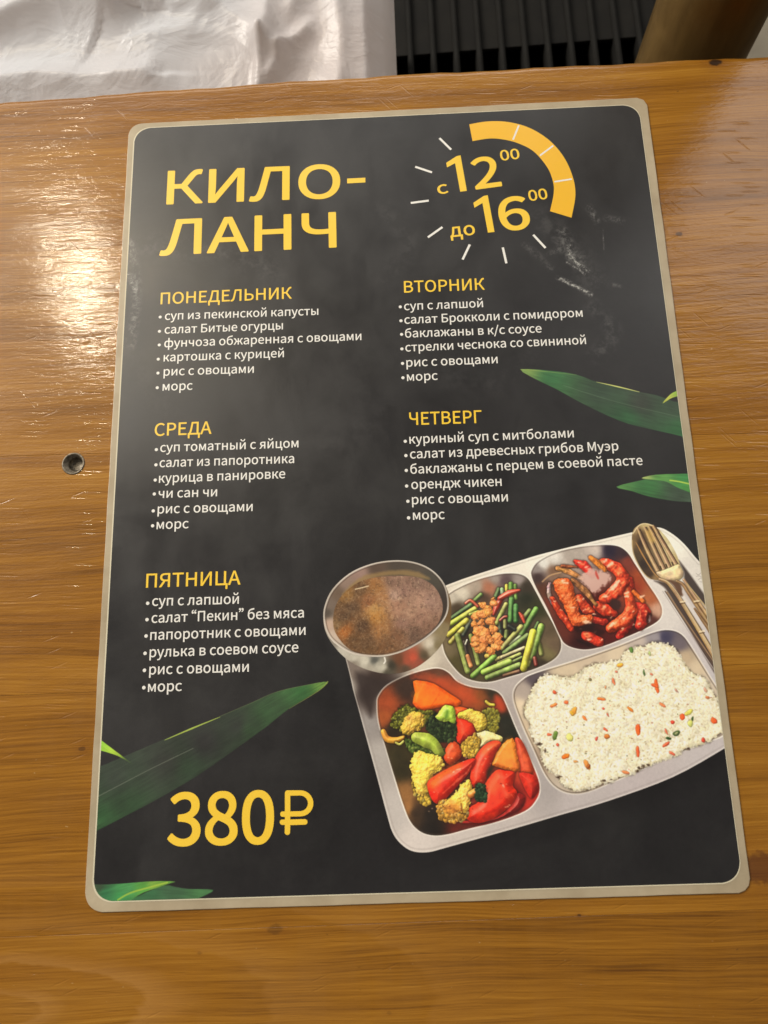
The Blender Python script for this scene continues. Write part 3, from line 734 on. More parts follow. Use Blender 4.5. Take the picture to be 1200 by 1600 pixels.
    # soup bowl
    sl, X, Y, d = region(BOWL_OUT, [((200, 850), (196, 190, 176)), ((120, 760), (150, 142, 130)), ((300, 910), (204, 198, 182)), ((400, 930), (216, 210, 192)), ((490, 925), (90, 90, 84)), ((560, 985), (206, 200, 182)), ((520, 960), (190, 184, 168)),
                                    ((640, 970), (62, 56, 44)), ((700, 920), (110, 66, 40)), ((830, 900), (200, 84, 56)), ((780, 930), (170, 80, 54)), ((880, 950), (150, 76, 56)), ((930, 880), (90, 76, 54)),
                                    ((980, 780), (220, 208, 188)), ((1050, 790), (130, 116, 84)), ((1090, 650), (146, 130, 94)), ((1150, 520), (112, 84, 48)), ((1000, 850), (170, 158, 134)), ((600, 1035), (84, 78, 64)),
                                    ((300, 950), (140, 130, 116)), ((760, 1000), (90, 70, 52)), ((450, 1000), (180, 172, 156))], fBowl, 0.1, 14, 3.4, .6, 95)
    rod(fBowl([(575, 900), (582, 930), (570, 950)]), 2.4, (240, 236, 224), sh=None, flat=True)
    sl, X, Y, d = region(BOWL_RIM, [((700, 90), (76, 66, 56)), ((500, 100), (92, 74, 62)), ((350, 150), (160, 130, 118)), ((240, 230), (150, 126, 112)), ((150, 330), (112, 92, 76)), ((90, 600), (196, 168, 148)), ((60, 500), (92, 82, 72)), ((110, 720), (206, 186, 168)),
                                    ((90, 430), (120, 104, 92)), ((1000, 200), (74, 68, 58)), ((1110, 400), (62, 52, 46)), ((850, 100), (80, 70, 60)), ((200, 820), (190, 176, 160))], fBowl, 0.06, 20, 3, .6, 96)
    soft(fBowl([(200, 330), (360, 185), (520, 140), (720, 118), (880, 140), (980, 200), (880, 190), (720, 165), (520, 180), (380, 230), (260, 330)]), (156, 126, 78), .75, 4, noise=2)
    SO = fBowl([(130, 470), (200, 340), (350, 225), (520, 182), (720, 172), (880, 188), (1000, 250), (1070, 350), (1094, 470), (1050, 600), (960, 690), (860, 760), (700, 850), (560, 878), (400, 872), (270, 830), (170, 730), (120, 620)])
    sl, X, Y, d = region(SO, [((200, 530), (78, 58, 42)), ((300, 450), (82, 62, 46)), ((350, 290), (92, 68, 46)), ((240, 330), (150, 112, 62)), ((430, 400), (154, 98, 62)), ((500, 540), (196, 136, 62)), ((480, 470), (198, 152, 88)), ((560, 360), (184, 134, 92)),
                              ((500, 280), (162, 112, 62)), ((220, 665), (176, 104, 46)), ((400, 780), (84, 60, 40)), ((300, 750), (92, 66, 42)), ((600, 800), (110, 76, 50)), ((700, 700), (120, 86, 66)), ((550, 650), (164, 114, 66)), ((750, 300), (150, 118, 112)),
                              ((850, 400), (182, 146, 132)), ((700, 450), (172, 130, 112)), ((900, 550), (164, 128, 116)), ((1000, 400), (162, 132, 126)), ((650, 220), (140, 112, 104)), ((900, 230), (134, 108, 102)), ((850, 700), (104, 82, 76)),
                              ((950, 640), (130, 100, 90)), ((800, 500), (190, 152, 134)), ((660, 340), (200, 168, 158)), ((380, 620), (70, 50, 36)), ((150, 600), (130, 104, 70)), ((430, 850), (96, 70, 44)), ((740, 600), (150, 116, 108))], fBowl, 0.2, 26, 3.2, .8, 97)
    put(sl, np.clip(d + .5, 0, 1) * .22, (150, 96, 44))
    c1 = fbm(X, Y, 7, 3, 98, .8)
    fil = np.clip(1 - abs(fbm(X, Y, 11, 3, 99, .7)) * 5.5, 0, 1)
    inside = np.clip(d + .5, 0, 1)
    put(sl, inside * np.clip(c1 * 1.3, 0, 1) * .42, (40, 28, 20))
    put(sl, inside * fil * .2, (226, 196, 160))
    put(sl, inside * np.clip(fbm(X, Y, 4, 2, 101) * 2 - .75, 0, 1) * .4, (232, 206, 170))
    rod(fBowl([(315, 290), (380, 275), (430, 262)]), 1.8, (220, 196, 160), sh=None, flat=True)
    # bright rim of the bowl
    P = cv(smooth(BOWL_RIM, True, 4))
    sl, X, Y = window(P, 8)
    d = sd_poly(P, X, Y)
    put(sl, np.clip(1 - abs(d - 2.6) / 3.4, 0, 1) ** .7, (206, 196, 184))
    put(sl, np.clip(1 - abs(d - 1.6) / 1.6, 0, 1) * .8 * (0.7 + fbm(X, Y, 90, 2, 12)).clip(0, 1), (250, 246, 236))
    put(sl, np.clip(1 - abs(d - 7.0) / 2.2, 0, 1) * .5, (60, 46, 38))

    # worn, whitish scuffs rubbed into the film
    Yc, Xc = np.mgrid[0:AH, 0:AW].astype(np.float32)

    def scuff(pts, wid, a, seed, cell=5, st=(1, 1)):
        Q = cv(smooth(pts, False, 5))
        s = cscale(pts[0])
        R = np.full(len(Q), wid * s / 2)
        w = window(Q, wid * s)
        if w is None:
            return
        sl2, X2, Y2 = w
        dd, _ = sd_line(Q, R, X2, Y2)
        m_ = np.clip(dd / R[0], 0, 1) * np.clip(fbm(X2 * st[0], Y2 * st[1], cell, 4, seed, .8) * 1.8 + .35, 0, 1)
        put(sl2, m_ * a, (205, 205, 198))

    scuff([(872, 435), (893, 445), (922, 461)], 11, .95, 3, 6)
    scuff([(876, 438), (900, 450), (915, 457)], 6, .9, 31, 9)
    scuff([(888, 394), (897, 408), (918, 424)], 9, .95, 4, 5)
    scuff([(885, 411), (914, 429)], 5, .8, 32, 5)
    scuff([(893, 402), (912, 432)], 3, .7, 33, 5)
    scuff([(878, 362), (889, 382), (891, 402)], 24, .5, 5, 8)
    scuff([(860, 398), (880, 385)], 18, .3, 35, 8)
    scuff([(941, 358), (943, 392)], 3, .5, 34, 6)
    scuff([(920, 325), (931, 346)], 17, .42, 7, 10)
    scuff([(948, 342), (970, 346)], 17, .34, 36, 9)
    scuff([(958, 446), (968, 448)], 10, .4, 37, 8)
    scuff([(925, 480), (958, 520), (930, 555)], 40, 0.22, 8, 24)
    scuff([(820, 385), (840, 400), (860, 420)], 18, 0.27, 9, 8)
    scuff([(850, 345), (890, 390), (925, 440)], 70, .17, 23, 26)
    scuff([(875, 380), (905, 405)], 34, .30, 24, 10)
    scuff([(640, 560), (760, 600), (820, 560)], 60, .08, 26, 30)
    scuff([(203, 380), (214, 450), (205, 540)], 22, 0.5, 10, 8)
    scuff([(200, 430), (212, 455)], 10, 0.85, 11, 5)
    scuff([(230, 385), (330, 392), (420, 420)], 70, .16, 12, 30)
    scuff([(200, 560), (260, 640), (300, 720)], 60, .07, 13, 26)
    scuff([(560, 580), (600, 640), (520, 700)], 90, .06, 14, 40)
    scuff([(600, 330), (640, 380), (600, 440)], 50, .10, 16, 30)
    scuff([(1010, 870), (1040, 930)], 20, .05, 15, 20)

